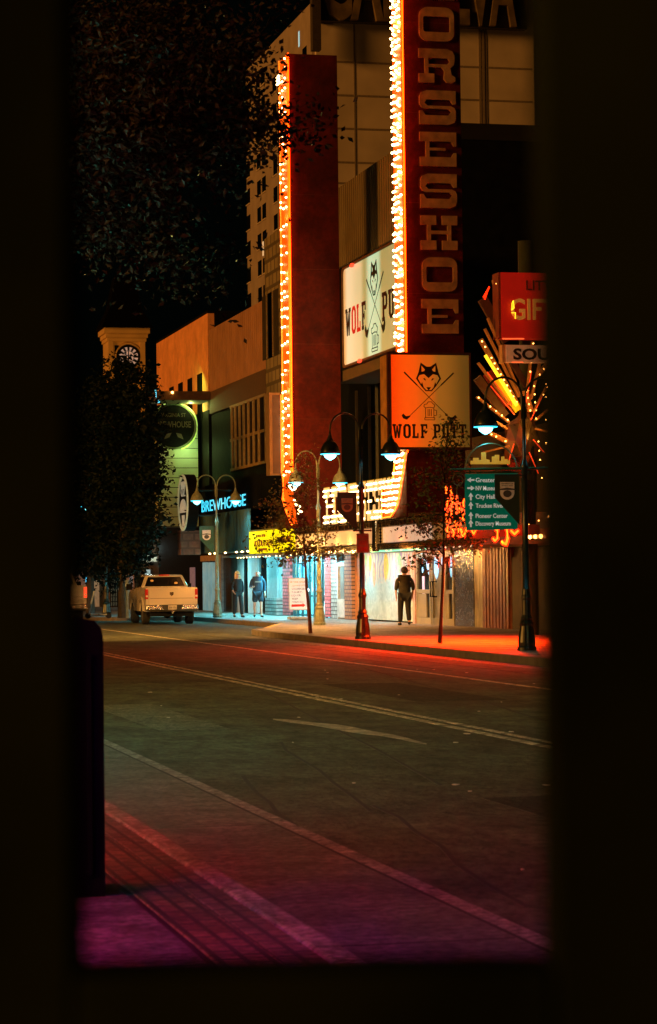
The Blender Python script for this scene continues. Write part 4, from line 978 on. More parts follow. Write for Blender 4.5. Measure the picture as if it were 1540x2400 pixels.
for ch, a, w_ in (('W', 0, 1.0), ('F', 3.0, .75)): glyph(m, SG[ch], G(810, 740)[0] + a * kk, zz0, w_ * kk, zz1 - zz0, f_, .003, .008, Wd=11 if ch == 'W' else 10)
pu = G(896, 740)[0]; w2 = G(956, 740)[0] - pu; k2 = w2 / 3.55
for ch, a, w_ in (('P', 0, .8), ('U', .9, .85), ('T', 1.85, .8), ('T', 2.75, .8)): glyph(m, SG[ch], pu + a * k2, zz0, w_ * k2, zz1 - zz0, f_, .003, .008)
m.build('lettering', INK, GSg)
m = MB()
for ch, a, w_ in (('O', 1.15, .8), ('L', 2.1, .75)): glyph(m, SG[ch], G(810, 740)[0] + a * kk, zz0, w_ * kk, zz1 - zz0, f_, .003, .008)
m.build('lettering', INKR, GSg, label='red letters O and L')
mb = MB(); a_ = G(830, 636); b2 = G(850, 852)
for (u, v) in ((G(832, 622)[0], G(832, 622)[1]), (G(850, 845)[0], g0z - .05)): mb.ball((GX - .1, -u, v), .07, sq=(1, 3, 1))
mb.build('marker_light', mat('small_red_light', (1, .1, .05), emit=(1, .05, .02), es=2), GSg)
mb = MB()
for y in (-g0u - 1, -g1u + 1): mb.box((GX + .41, y - .1, g0z + .3), (FX, y + .1, g0z + .5)); mb.box((GX + .41, y - .1, g0t - .5), (FX, y + .1, g0t - .3))
mb.box((GX + .1, -g1u, g0z - .45), (FX, -g0u + 1.5, g0z - .1)); mb.build('bracket', mat('bracket_brown', (.07, .05, .02)), GSg)
# blank box blade beyond the left arm
yBk = yL1 + .35
a, b = hitY(631, 1000, yBk).x, AX + .15
z0, z1 = hitY(640, 1110, yBk).z, hitY(640, 926, yBk).z
BB = thing('blank_box_sign', (a, yBk, z0), 'blank brown box sign with a pale edge and white bulbs at the left arm', 'sign')
mb = MB(); mb.box((a + .1, yBk, z0), (b, yBk + .5, z1)); mb.build('face', mat('brown_box_face', (.045, .025, .012), rough=.6), BB)
mb = MB(); mb.box((a, yBk - .05, z0 - .05), (a + .099, yBk + .55, z1 + .08)); mb.box((a + .1, yBk - .05, z1 + .001), (b, yBk + .55, z1 + .08)); mb.box((a + .1, yBk - .05, z0 - .05), (b, yBk + .5, z0 - .001)); mb.build('casing', mat('tan_casing', (.12, .07, .03), rough=.6), BB)
lb2 = []
z = z0 + .1; xx = hitY(665, 1000, yBk).x
while z < z1 - .1:
    for j in range(3):
        if rr.random() < .6: lb2.append((xx - .07 + .085 * j, yBk - .1, z + rr.uniform(-.04, .04)))
    z += .16
put_bulbs(lb2, .045, BULBW, BB, 60)
mb = MB(); mb.tube([(hitY(658, 1000, yBk).x, yBk - .12, z0), (hitY(658, 1000, yBk).x, yBk - .12, z1)], .03, 6); mb.build('neon_tube', NEONO, BB)

# ------------------------------------------------------------------ red neon flourish on the marquee end, behind the small tree
RN = thing('red_neon_bulb_figure', (MX - .1, YX(1080, MX), hitX(1080, 1265, MX).z), 'glowing red neon and bulb figures on the marquee end behind the small tree', 'neon sign')
mb = MB(); mb2 = MB(); rr = random.Random(21)
def nst(pts, r=.035, X=16.2):
    m_ = MB(); m_.tube([hitX(a, b, X) for a, b in pts], r, 6); m_.build('neon_tube', NEONR, RN); mb2.tube([hitX(a, b, X - .06) + Vector((0, 0, 0)) for a, b in pts], r * .45, 5)
for c in ((1045, 1150), (1058, 1150), (1048, 1180), (1062, 1172), (1046, 1215), (1060, 1210), (1075, 1195), (1088, 1180), (1086, 1215), (1050, 1245), (1062, 1250), (1075, 1242), (1068, 1230)):
    n = 2; pts = [(c[0] + rr.uniform(-3, 3), c[1] - 10 + 17 * k / n) for k in range(n + 1)]; nst(pts, .032)
nst([(1080, 1240), (1086, 1258), (1094, 1240)], .06)
nst([(1104, 1240), (1110, 1252), (1116, 1241)], .04)
nst([(1163, 1242), (1166, 1242), (1166, 1262), (1160, 1268), (1156, 1262)], .05)
nst([(1188, 1240), (1190, 1262), (1186, 1276), (1180, 1272)], .06)
nst([(1198, 1244), (1206, 1252), (1214, 1244)], .05)
mb2.build('neon_core', mat('neon_core_yellow', (1, .6, .1), emit=(1, .4, .02), es=1.3, sampled=False), RN)
mb = MB()
for k in range(70):
    px, py = rr.choice(((1048, 1160), (1064, 1175), (1050, 1205), (1078, 1200), (1085, 1190), (1055, 1240), (1072, 1245)))
    p = hitX(px + rr.uniform(-9, 9), py + rr.uniform(-22, 18), 16.25); mb.ball(p, .035)
o = mb.build('red_bulbs', mat('red_bulb', (1, .2, .1), emit=(1, .06, .01), es=3.5, sampled=False), RN); o['kind'] = 'stuff'
mb = MB(); p0 = hitX(1170, 1240, 16.3); p1 = hitX(1040, 1150, 16.3)
mb.box((16.35, p0.y - 2, hitX(1100, 1262, 16.4).z), (16.6, p1.y, hitX(1100, 1240, 16.4).z)); mb.build('tray', mat('dull_red_tray', (.25, .04, .02)), RN)
for k, (px, pw) in enumerate(((1060, 620), (1110, 720), (1165, 720), (1200, 720))):
    q_ = hitX(px, 1262, 16.1); nl_ = lamp('neon_lamp', q_, (1, .022, .0005), pw, 'AREA', .25, rot=(-.28, -.12, -1), parent=RN); nl_.data.spread = R(150)
lamp('neon_lamp', hitX(1075, 1225, 16.0), (1, .03, .004), 14, size=.05, parent=RN)


# ------------------------------------------------------------------ starburst souvenir sign at the right
SY = 56.0
def S(px, py, Y=SY): p = hitY(px, py, Y); return Vector((p.x, Y, p.z))
SB = thing('starburst_sign', (S(1225, 970).x, SY, 3.5), 'starburst of bulb lined rays with yellow tubes around a faceted golden lump', 'neon sign')
mr = MB(); mr.mi = 0
def beam(p0, p1, w_, Y, dy=.12, mb_=None):
    a, b = S(*p0, Y), S(*p1, Y); d = (b - a).normalized(); n_ = Vector((-d.z, 0, d.x)) * w_
    (mb_ or mr).hexa([a - n_, b - n_, b - n_ + Vector((0, dy, 0)), a - n_ + Vector((0, dy, 0))], [a + n_, b + n_, b + n_ + Vector((0, dy, 0)), a + n_ + Vector((0, dy, 0))])
beam((1128, 795), (1220, 958), .05, SY); beam((1160, 655), (1180, 760), .05, SY + .1); beam((1150, 1015), (1190, 1035), .05, SY - .1); beam((1232, 915), (1246, 965), .06, SY + .05); beam((1262, 880), (1286, 850), .05, SY)
for a_, b_ in (((1138, 770), (1218, 930)), ((1145, 745), (1222, 925)), ((1122, 850), (1205, 960)), ((1120, 930), (1195, 990)), ((1128, 965), (1190, 1005)), ((1135, 1060), (1195, 1045)), ((1250, 800), (1236, 930)), ((1275, 815), (1246, 935)), ((1283, 905), (1252, 965)), ((1285, 960), (1256, 985)), ((1284, 1010), (1255, 1005))): beam(a_, b_, .022, SY - .02)
mr.build('ray', mat('rusty_ray', (.32, .14, .04), rough=.5, var=.4, scale=6, emit=(1, .24, .02), es=.09), SB)
mr = MB(); beam((1138, 832), (1212, 950), .035, SY - .16, .05); mr.build('yellow_tube', NEONY, SB)
mr = MB(); beam((1165, 888), (1216, 962), .09, SY - .05, .08); mr.build('yellow_ray', mat('yellow_ray', (.6, .42, .03), emit=(.5, .33, .0), es=.5), SB)
mr = MB(); beam((1180, 810), (1236, 905), .07, SY + .3); beam((1120, 885), (1186, 975), .1, SY + .3); beam((1132, 700), (1190, 800), .12, SY + .6); mr.build('dark_ray', mat('dark_ray', (.09, .05, .025), rough=.5), SB)
mr = MB(); beam((1148, 870), (1198, 945), .19, SY + .5, .06); mr.build('maroon_ray', mat('maroon_ray', (.3, .02, .01)), SB)
mb = MB(); 
for (a, b, n_) in (((1130, 800), (1218, 955), 13), ((1164, 665), (1172, 690), 3), ((1234, 918), (1243, 962), 4), ((1265, 878), (1284, 852), 3), ((1152, 1018), (1185, 1034), 4), ((1252, 905), (1258, 1000), 6), ((1262, 898), (1280, 900), 3), ((1262, 1035), (1270, 1120), 5), ((1280, 930), (1280, 1200), 6), ((1240, 1230), (1285, 1210), 3), ((1122, 932), (1190, 984), 6), ((1250, 805), (1238, 915), 6), ((1283, 908), (1256, 960), 4)):
    for k in range(n_):
        t = k / (n_ - 1); mb.ball(S(a[0] + (b[0] - a[0]) * t, a[1] + (b[1] - a[1]) * t, SY - .1), .019) if rr.random() < .72 else None
mb.build('bulbs', BULBO, SB)
mb = MB()
for pts in (((1133, 697), (1147, 672), (1142, 684), (1136, 702)), ((1190, 948), (1197, 940), (1199, 950)), ((1170, 640), (1166, 655))): mb.tube([S(a, b, SY - .05) for a, b in pts], .02, 5)
rr = random.Random(6)
for pts in (((1142, 872), (1200, 950)), ((1150, 905), (1206, 972)), ((1240, 1060), (1262, 1110)), ((1205, 1040), (1190, 1090)), ((1246, 870), (1232, 950)), ((1270, 930), (1244, 985)), ((1275, 1060), (1250, 1030))): m_ = MB(); m_.tube([S(a, b, SY - .12) for a, b in pts], .014, 5); m_.build('red_tube', mat('neon_red_soft', (1, .1, .05), emit=(1, .05, .01), es=.8), SB)
mb.build('red_tube', NEONR, SB)
# faceted lump
rr = random.Random(4); mb = MB(); c = S(1222, 1035, SY + .5); vs = []
for i in range(7):
    t = math.pi * i / 6
    for k in range(9):
        a = 2 * math.pi * k / 9 + i * .4; r_ = .62 * rr.uniform(.75, 1.15)
        vs.append((c.x + r_ * math.sin(t) * math.cos(a) * .75, c.y + r_ * math.sin(t) * math.sin(a) * .8, c.z + r_ * math.cos(t) * 1.25))
fs = []
for i in range(6):
    for k in range(9):
        k2 = (k + 1) % 9; mb.mi = 0; fs += [(i * 9 + k, i * 9 + k2, (i + 1) * 9 + k), (i * 9 + k2, (i + 1) * 9 + k2, (i + 1) * 9 + k)]
mb.add(vs, fs); mb.m = [rr.choice((0, 0, 1, 2)) for _ in mb.m]
mb.build('golden_lump', [mat('facet_dark', (.04, .025, .01), rough=.3), mat('facet_amber', (.16, .06, .015), rough=.35), mat('facet_rust', (.12, .03, .01), rough=.35)], SB)
mb = MB(); mb.tube([S(1245, 1010, SY + .1), S(1250, 1100, SY + .1), S(1252, 1240, SY + .1)], .05); mb.box(tuple(S(1236, 1265, SY)), tuple(S(1252, 1125, SY) + Vector((0, .3, 0)))); mb.build('mast', BLACK, SB)
lamp('amber_bulb_lamp', S(1200, 985, SY - .5), (1, .42, .06), 24, size=.05, parent=SB)
lamp('amber_bulb_lamp', S(1262, 1000, SY - .5), (1, .42, .06), 24, size=.05, parent=SB)

GI = thing('souvenir_sign_post', (S(1238, 700).x, SY + .8, .15), 'dark post carrying a red gifts sign above a white souvenirs board', 'sign')
Y2 = SY - .3
mb = MB(); a, b = S(1226, 1450, SY + 1), S(1250, 566, SY + 1); mb.tube([((a.x + b.x) / 2, SY + 1, .15), ((a.x + b.x) / 2, SY + 1, b.z)], (b.x - a.x) / 2, 14); mb.build('post', mat('dark_green_post', (.03, .04, .015)), GI, True)
a, b = S(1176, 792, Y2), S(1330, 641, Y2)
mb = MB(); mb.box((a.x, Y2, a.z), (b.x, Y2 + .5, b.z)); mb.build('red_box', mat('red_box_face', (.5, .012, .008), rough=.45, var=.12, scale=2, emit=(.5, .012, .004), es=.30), GI)
mb = MB(); mb.box((a.x - .06, Y2 + .02, a.z), (a.x - .001, Y2 + .5, b.z)); mb.build('box_edge', mat('box_edge_red', (.2, .04, .02)), GI)
mb = MB(); mb.tube([S(1178, 794, Y2 - .02), S(1228, 794, Y2 - .02)], .018, 5); mb.tube([S(1200, 849, Y2 - .02), S(1226, 849, Y2 - .02)], .014, 5); mb.build('neon_tube', mat('neon_dimred', (1, .2, .1), emit=(1, .12, .03), es=1.1), GI)
fy = faceY(Y2)
GOLDP = mat('gold_letter', (.6, .3, .08), rough=.5, emit=(.6, .22, .03), es=.32)
mb = MB(); p = S(1197, 748, Y2); mb.text('GIFTS', p.x, p.z, S(1322, 748, Y2).x - p.x, S(1197, 700, Y2).z - p.z, fy, .002, .05, bold=.015); mb.build('lettering', GOLDP, GI)
mb = MB(); p = S(1233, 680, Y2); mb.text('LITTLE', p.x, p.z, S(1322, 680, Y2).x - p.x, S(1233, 657, Y2).z - p.z, fy, .002, .03, bold=.01); mb.build('lettering', mat('dark_red_letter', (.14, .02, .01)), GI)
mb = MB(); mb.tube([S(1200, 725, Y2 - .08), S(1200, 712, Y2 - .08), S(1203, 704, Y2 - .08), S(1205, 722, Y2 - .08), S(1199, 727, Y2 - .08)], .014, 5); mb.tube([S(1199, 733, Y2 - .08), S(1208, 733, Y2 - .08), S(1208, 747, Y2 - .08)], .014, 5); mb.build('yellow_tube', NEONY, GI)
a, b = S(1187, 848, Y2), S(1442, 811, Y2)
mb = MB(); mb.box((a.x, Y2, a.z), (b.x, Y2 + .35, b.z)); mb.build('white_board', mat('tan_white_board', (.5, .3, .2), rough=.5, emit=(.7, .3, .12), es=.16), GI)
mb = MB(); mb.box((a.x - .09, Y2 + .05, a.z - .02), (a.x - .001, Y2 + .33, b.z + .01)); mb.build('board_edge', mat('board_edge', (.45, .25, .15)), GI)
mb = MB(); p = S(1203, 842, Y2); mb.text('SOUVENIRS', p.x, p.z, S(1203 + 225, 842, Y2).x - p.x, S(1203, 817, Y2).z - p.z, fy, .002, .02, bold=.03); mb.build('lettering', INK, GI)

# ------------------------------------------------------------------ street lamps
def lathe_arc(c, r, a0, a1, n, plane_x=1):
    return [(c[0] + r * math.cos(R(a0 + (a1 - a0) * k / n)) * plane_x, c[1], c[2] + r * math.sin(R(a0 + (a1 - a0) * k / n))) for k in range(n + 1)]
def make_lamp(pale=False, label=''):
    root = thing('street_lamp', (0, 0, 0), label, 'street lamp', 'double globe street lamps along the kerb')
    M_ = IRONP if pale else IRON
    m = MB(); m.lathe([(.19, 0), (.19, .06), (.165, .09), (.175, .16), (.16, .3), (.13, .48), (.145, .53), (.13, .56), (.1, .6), (.115, .64), (.085, .7), (.08, .98), (.1, 1.02), (.1, 1.06), (.078, 1.1), (.062, 1.2)], n=24, flute=.06); m.build('base', M_, root)
    m = MB(); m.lathe([(.062, 1.2), (.058, 3.55), (.085, 3.58), (.085, 3.62), (.06, 3.68), (.042, 3.76), (.036, 3.8), (.032, 5.0)], n=14); m.build('pole', M_, root, True)
    for s in (-1, 1):
        cx_ = s * .40
        m = MB(); pts = [(s * .035, 0, 4.55), (s * .035, 0, 4.85)] + [(cx_ - s * .365 * math.cos(R(t)), 0, 4.98 + .39 * math.sin(R(t))) for t in range(0, 181, 15)] + [(s * .77, 0, 4.86)]
        m.tube(pts, [.024] * 3 + [.022] * (len(pts) - 3), 8); m.build('arm', M_, root, True)
        m = MB(); m.lathe([(.03, .5), (.03, .46), (.045, .42), (.05, .38), (.085, .33), (.085, .3), (.11, .29), (.15, .25), (.2, .16), (.232, .06), (.24, .0), (.2, .0)], (s * .77, 0, 4.40), 20); hd = m.build('lamp_shade', M_, root, True)
        m = MB(); m.lathe([(.235, -.012), (.235, .0), (.1, .001)], (s * .77, 0, 4.398), 20); m.build('lens_ring', CYANL, hd)
        m = MB(); m.lathe([(.15, -.01), (.13, -.06), (.07, -.11), (.015, -.14)], (s * .77, 0, 4.385), 14); m.build('bulb', CYANB, hd, True)
    return root
LP = [('', 14.7, None)]
lampspec = [(1234, 14.7, 'dark street lamp at the right edge, holding the green direction sign'),
            (850, 14.0, 'dark street lamp before the marquee letters with a parking sign on its pole'),
            (749, 16.9, 'pale street lamp half hidden behind the small red trunked tree'),
            (510, 16.9, 'pale street lamp beside the brewery awning, near the parked truck'),
            (250, 13.6, 'dark street lamp among the big trees behind the scooter, arms hidden by leaves')]
lampobj = {}
p1 = make_lamp(False, ''); p2 = make_lamp(True, '')
for i, (px, X, lab) in enumerate(lampspec):
    src = p1 if i in (0, 1, 4) else p2
    o = src if i in (0, 2) else copy_tree(src)
    o.location = (X, YX(px, X, 1450), .15); o['label'] = lab; lampobj[px] = o
    o.rotation_euler.z = {0: R(-4), 1: R(6), 2: R(14), 3: R(8), 4: 0}[i]
for px, X, lab in lampspec:
    o = lampobj[px]
    pw = {250: 150, 510: 200, 749: 70}.get(px, 26)
    for s in (-1, 1):
        l = lamp('street_lamp_light', (0, 0, 0), (.12, .85, 1.0), pw, 'SPOT', .12, spot=150); l.parent = o; l.location = (s * .77, 0, 4.26); l.rotation_euler = (0, 0, 0)

# banners with crest
def banner(o, side, w_, h0, h1, name, label, yoff=-.02, dark=True, kind=0):
    """state shaped banner: square top, upright edge at the pole, slanted outer edge running to a point"""
    L0 = o.location; x0 = L0.x + side * .12; x1 = L0.x + side * (.12 + w_); y = L0.y - .02
    zt_, zm_, zb_ = L0.z + h1, L0.z + h1 - (h1 - h0) * .46, L0.z + h0
    r = thing(name, (x0, y, zb_), label, 'banner', 'state shaped crest banners on the lamp poles')
    m = MB(); m.prism([(x1, zt_), (x0, zt_), (x0, zb_), (x1, zm_)], faceY(y), -.01, .01); m.build('cloth', mat('banner_green', (.015, .03, .016) if dark else (.03, .12, .09), rough=.8) if dark else mat('banner_teal', (.03, .09, .06), rough=.8), r)
    cx_ = (x0 + x1) / 2 ; sw = w_ * .58; zc_ = zm_ + (zt_ - zm_) * .12; CR = mat('crest_pale', (.8, .72, .72) if kind == 0 else (.3, .25, .16), rough=.7) if kind == 0 else mat('crest_tan', (.3, .24, .13), rough=.7)
    m = MB(); sh = sw * 1.15
    m.prism([(cx_ - sw / 2, zc_ + sh * .75), (cx_ - sw / 2, zc_ + sh * .1)] + [(cx_ + sw / 2 * math.cos(R(t)), zc_ + sh * .1 + sw / 2 * .9 * math.sin(R(t))) for t in range(200, 341, 20)] + [(cx_ + sw / 2, zc_ + sh * .1), (cx_ + sw / 2, zc_ + sh * .75)], faceY(y), .012, .018)
    m.build('crest', CR, r)
    ink = mat('crest_ink', (.06, .05, .05))
    m = MB(); m.text('UNIVERSITY OF', cx_ - sw * .42, zc_ + sh * .62, sw * .84, sh * .07, faceY(y), .02, .022); m.text('NEVADA, RENO', cx_ - sw * .4, zc_ + sh * .5, sw * .8, sh * .07, faceY(y), .02, .022)
    m.prism([(cx_ + sw * .3 * math.cos(R(t)), zc_ + .02 + sw * .3 * math.sin(R(t)) * .8) for t in range(0, 360, 24)], faceY(y), .019, .022)
    m.prism([(cx_ - sw * .6, zc_ + sh * .28), (cx_ + sw * .6, zc_ + sh * .28), (cx_ + sw * .45, zc_ + sh * .36), (cx_, zc_ + sh * .42), (cx_ - sw * .45, zc_ + sh * .36)], faceY(y), .0225, .025)
    m.build('crest_print', ink, r)
    m = MB(); m.tube([(L0.x, y, zt_ - .02), (x1, y, zt_ - .02)], .014, 6); m.build('rod', IRON, r)
    return r
banner(lampobj[850], -1, .47, (1497 - 1258) / 93.7, (1497 - 1170) / 93.7, 'crest_banner', 'dark state shaped banner with tan crest, hanging in front of the marquee letters', kind=1)
banner(lampobj[510], -1, .55, (1446 - 1300) / 61, (1446 - 1236) / 61, 'crest_banner', 'teal state shaped banner with pale crest at the brewery awning', dark=False)
banner(lampobj[1234], -1, .50, (1525 - 1232) / 119, (1525 - 1113) / 119, 'crest_banner', 'black state shaped banner with pale crest overlapping the green direction sign')

# any time parking sign
o = lampobj[850]; y = o.location.y - .1; sc_ = 93.7; z0_, z1_ = o.location.z + (1497 - 1305) / sc_, o.location.z + (1497 - 1262) / sc_
PS = thing('parking_sign', (o.location.x, y, z0_), 'red and white no parking ANY TIME sign on the dark lamp pole', 'sign')
m = MB(); m.prism(rrect(o.location.x - .15, z0_, o.location.x + .15, z1_, .03), faceY(y), -.01, 0); m.build('plate', mat('pink_white_plate', (.16, .09, .09), rough=.4), PS)
RDI = mat('red_sign_paint', (.3, .02, .03)); x_ = o.location.x
m = MB(); m.text('NO', x_ - .13, z1_ - .12, .1, .07, faceY(y), .001, .004, bold=.03); m.text('PARKING', x_ - .01, z1_ - .11, .14, .04, faceY(y), .001, .004); m.text('ANY', x_ - .1, z0_ + .19, .2, .1, faceY(y), .001, .004, bold=.02); m.text('TIME', x_ - .11, z0_ + .04, .22, .1, faceY(y), .001, .004, bold=.02); m.build('lettering', RDI, PS)
m = MB(); m.tube([(x_ - .2, y + .03, z1_ + .07), (x_ + .2, y + .03, z1_ + .07)], .02); m.ball((x_ - .2, y + .03, z1_ + .07), .03); m.ball((x_ + .2, y + .03, z1_ + .07), .03); m.build('clamp', IRON, PS)

# green direction sign
o = lampobj[1234]; yG = o.location.y + .12
def GG(px, py): p = hitY(px, py, yG); return (p.x, p.z)
WGn = thing('direction_sign', (GG(1150, 1240)[0], yG, GG(1150, 1240)[1]), 'green direction sign with white place names and arrows under a skyline arch', 'sign')
m = MB(); m.prism([GG(1090, 1111), GG(1214, 1109), GG(1213, 1240), GG(1094, 1243), GG(1090, 1200)], faceY(yG), -.02, .0); 
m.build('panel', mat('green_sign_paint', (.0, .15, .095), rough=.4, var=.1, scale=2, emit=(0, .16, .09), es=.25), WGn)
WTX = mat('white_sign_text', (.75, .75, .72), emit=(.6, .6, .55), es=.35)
m = MB()
for i, (t, py, w_) in enumerate((('Greater Nevada', 1130, 92), ('NV Museum', 1149, 52), ('City Hall', 1169, 45), ('Truckee River', 1190, 66), ('Pioneer Center', 1214, 75), ('Discovery Museum', 1232, 82))):
    x0_, z0_ = GG(1115, py); x1_, _ = GG(1115 + w_, py); m.text(t, x0_, z0_, x1_ - x0_, .085, faceY(yG), .001, .008, bold=.012)
    cx_, cz_ = GG(1103.5, py - 5); s = .055
    shape = [(-s * .9, 0), (0, s * 1.4), (s * .9, 0), (s * .3, 0), (s * .3, -s * 1.3), (-s * .3, -s * 1.3), (-s * .3, 0)]
    if i == 0: shape = [(-y_, x_) for x_, y_ in shape]
    elif i == 1: shape = [(y_, -x_) for x_, y_ in shape]
    m.prism([(cx_ + a, cz_ + b) for a, b in shape], faceY(yG), .001, .008)
m.build('lettering', WTX, WGn)
m = MB(); m.tube([hitY(1055, 1101, yG), hitY(1290, 1097, yG)], .03, 8); m.tube([hitY(1058, 1107, yG), hitY(1240, 1107, yG)], .012, 8); m.build('crossbar', mat('green_iron', (.02, .06, .015), rough=.4, metal=.3), WGn)
m = MB(); cxa = (GG(1090, 1100)[0] + GG(1212, 1100)[0]) / 2; ra = (GG(1212, 1100)[0] - GG(1090, 1100)[0]) / 2
m.tube([(cxa + ra * math.cos(R(t)), yG, GG(1150, 1102)[1] + ra * .98 * math.sin(R(t))) for t in range(0, 181, 12)], .016, 6)
m.tube([(GG(1075, 1125)[0] + .15 * math.cos(R(t)) * (1 - t / 900), yG, GG(1075, 1125)[1] + .15 * math.sin(R(t)) * (1 - t / 900)) for t in range(0, 500, 25)], .012, 6)
m.tube([(GG(1082, 1155)[0] + .1 * math.cos(R(t)), yG, GG(1082, 1150)[1] + .16 * math.sin(R(t))) for t in range(90, 271, 25)], .012, 6)
m.build('arch', mat('olive_iron', (.09, .09, .03), rough=.45), WGn)
m = MB(); sky_ = [(1103, 1088), (1103, 1080), (1109, 1080), (1109, 1073), (1122, 1073), (1122, 1078), (1128, 1078), (1128, 1060), (1139, 1060), (1139, 1076), (1148, 1078), (1148, 1083), (1153, 1083), (1153, 1070), (1160, 1070), (1160, 1066), (1170, 1066), (1170, 1080), (1175, 1080), (1175, 1070), (1182, 1070), (1182, 1076), (1190, 1076), (1190, 1080), (1195, 1078), (1195, 1088)]
m.prism([GG(a, b) for a, b in sky_], faceY(yG), -.01, .01); m.build('skyline_cutout', mat('gold_skyline', (.55, .3, .04), emit=(.6, .28, .02), es=.5), WGn)

# ------------------------------------------------------------------ trees
def leafcloud(mb, centers, per, size, rnd, spread):
    for (c, s) in centers:
        for _ in range(per):
            d = Vector((rnd.gauss(0, 1), rnd.gauss(0, 1), rnd.gauss(0, .8))) * spread * s
            p = c + d; a = Vector((rnd.uniform(-1, 1), rnd.uniform(-1, 1), rnd.uniform(-.9, .3))).normalized()
            b = a.cross(Vector((rnd.uniform(-1, 1), rnd.uniform(-1, 1), rnd.uniform(-1, 1)))).normalized()
            L_ = size * rnd.uniform(.6, 1.3); W_ = L_ * .28; n_ = a.cross(b) * (L_ * .1)
            mb.add([p, p + a * L_ * .5 + b * W_ + n_, p + a * L_, p + a * L_ * .5 - b * W_ + n_], [(0, 1, 2), (0, 2, 3)])
def tree(base, limbs, trunk, label, leafm, barkm, size, per, spread, seed, name='street_tree', group=None, extra=None, step=.28):
    """trunk: [(point, radius)...]; limbs: list of polylines (start on trunk); clusters follow the limbs"""
    rnd = random.Random(seed)
    T_ = thing(name, base, label, 'tree', group)
    m = MB(); m.tube([p for p, r in trunk], [r for p, r in trunk], 9)
    centers = []
    for (pts, r0_) in limbs:
        pts = [Vector(p) for p in pts]; fine = []
        for i in range(len(pts) - 1):
            for k in range(4): fine.append(pts[i].lerp(pts[i + 1], k / 4) + (Vector((rnd.gauss(0, 1), rnd.gauss(0, 1), rnd.gauss(0, 1))) * .03 if i + k else Vector((0, 0, 0))))
        fine.append(pts[-1]); n_ = len(fine)
        m.tube(fine, [r0_ * (1 - .8 * i / n_) for i in range(n_)], 6)
        Ltot = sum((pts[i + 1] - pts[i]).length for i in range(len(pts) - 1)); cnt = max(3, int(Ltot / step))
        for i in range(cnt + 1):
            t = .25 + .75 * i / cnt; q_ = fine[min(n_ - 1, int(t * (n_ - 1)))]
            for _ in range(2):
                d = Vector((rnd.gauss(0, 1), rnd.gauss(0, 1), rnd.gauss(0, .8))); 
                e_ = q_ + d * spread * 1.6
                m.tube([q_, q_.lerp(e_, .5) + Vector((0, 0, spread * .2)), e_], [r0_ * .16, r0_ * .11, r0_ * .05], 4, False)
                centers.append((e_, rnd.uniform(.6, 1.3)))
            centers.append((q_, 1))
    if extra: centers += extra(rnd)
    m.build('trunk', barkm, T_)
    m = MB(); leafcloud(m, centers, per, size, rnd, spread); m.build('crown', leafm, T_)
    return T_
def limbs_from(pixels, Yc, rnd, r0_, dy=1.0):
    out = []
    for pts in pixels:
        L_ = []; yy = rnd.uniform(-dy, dy)
        for i, (a, b) in enumerate(pts):
            t = i / max(1, len(pts) - 1); L_.append(hitY(a, b, Yc + yy * t))
        out.append((L_, r0_))
    return out
rnd = random.Random(31)
# small red trunked tree
X_ = 14.2; Yt = YX(727, X_, 1480); b0 = hitY(728, 1483, Yt); b0 = Vector((b0.x, Yt, .15))
tp = [(b0, .055), (hitY(724, 1430, Yt), .045), (hitY(719, 1380, Yt), .038), (hitY(716, 1330, Yt), .032), (hitY(712, 1270, Yt), .028), (hitY(712, 1180, Yt), .018), (hitY(716, 1090, Yt), .008)]
px_limbs = [[(716, 1330), (690, 1300), (672, 1290), (664, 1330)], [(715, 1320), (750, 1300), (775, 1285), (790, 1290)], [(713, 1300), (680, 1270), (640, 1262), (612, 1290)], [(713, 1290), (745, 1262), (770, 1250)], [(712, 1250), (680, 1215), (650, 1190), (640, 1170)],
            [(712, 1200), (690, 1160), (680, 1130)], [(713, 1190), (728, 1150), (742, 1130)], [(714, 1150), (705, 1110), (702, 1080)], [(714, 1140), (724, 1100), (730, 1075)], [(712, 1220), (665, 1215), (630, 1225)], [(713, 1310), (730, 1290), (742, 1278)], [(712, 1275), (690, 1245), (655, 1240)], [(713, 1265), (735, 1235), (752, 1225)]]
tree(b0, limbs_from(px_limbs, Yt, rnd, .014, .8), tp, 'small street tree with a leaning red trunk beside the pale lamp', LEAF, BARKR, .105, 9, .12, 5, group='young street trees on the kerb', step=.24)
X_ = 14.6; Yt = YX(1032, X_, 1500); b0 = hitY(1031, 1507, Yt); b0 = Vector((b0.x, Yt, .15))
tp = [(b0, .05), (hitY(1034, 1440, Yt), .036), (hitY(1037, 1380, Yt), .032), (hitY(1040, 1300, Yt), .028), (hitY(1040, 1200, Yt), .022), (hitY(1042, 1100, Yt), .014), (hitY(1052, 1000, Yt), .006)]
px_limbs = [[(1039, 1330), (1010, 1300), (985, 1290), (965, 1320)], [(1040, 1320), (1065, 1295), (1090, 1275), (1105, 1270)], [(1040, 1280), (1010, 1255), (985, 1240), (962, 1225)], [(1040, 1270), (1070, 1262), (1095, 1272)], [(1040, 1240), (1005, 1215), (975, 1205)], [(1040, 1200), (1010, 1170), (985, 1150)],
            [(1041, 1190), (1060, 1150), (1085, 1130)], [(1041, 1150), (1010, 1120), (992, 1100)], [(1042, 1120), (1030, 1070), (1020, 1040)], [(1043, 1100), (1065, 1060), (1075, 1030)], [(1044, 1070), (1055, 1020), (1056, 985)], [(1040, 1300), (1020, 1280), (1000, 1275)], [(1040, 1225), (1060, 1205), (1075, 1215)], [(1042, 1140), (1062, 1110), (1095, 1075)]]
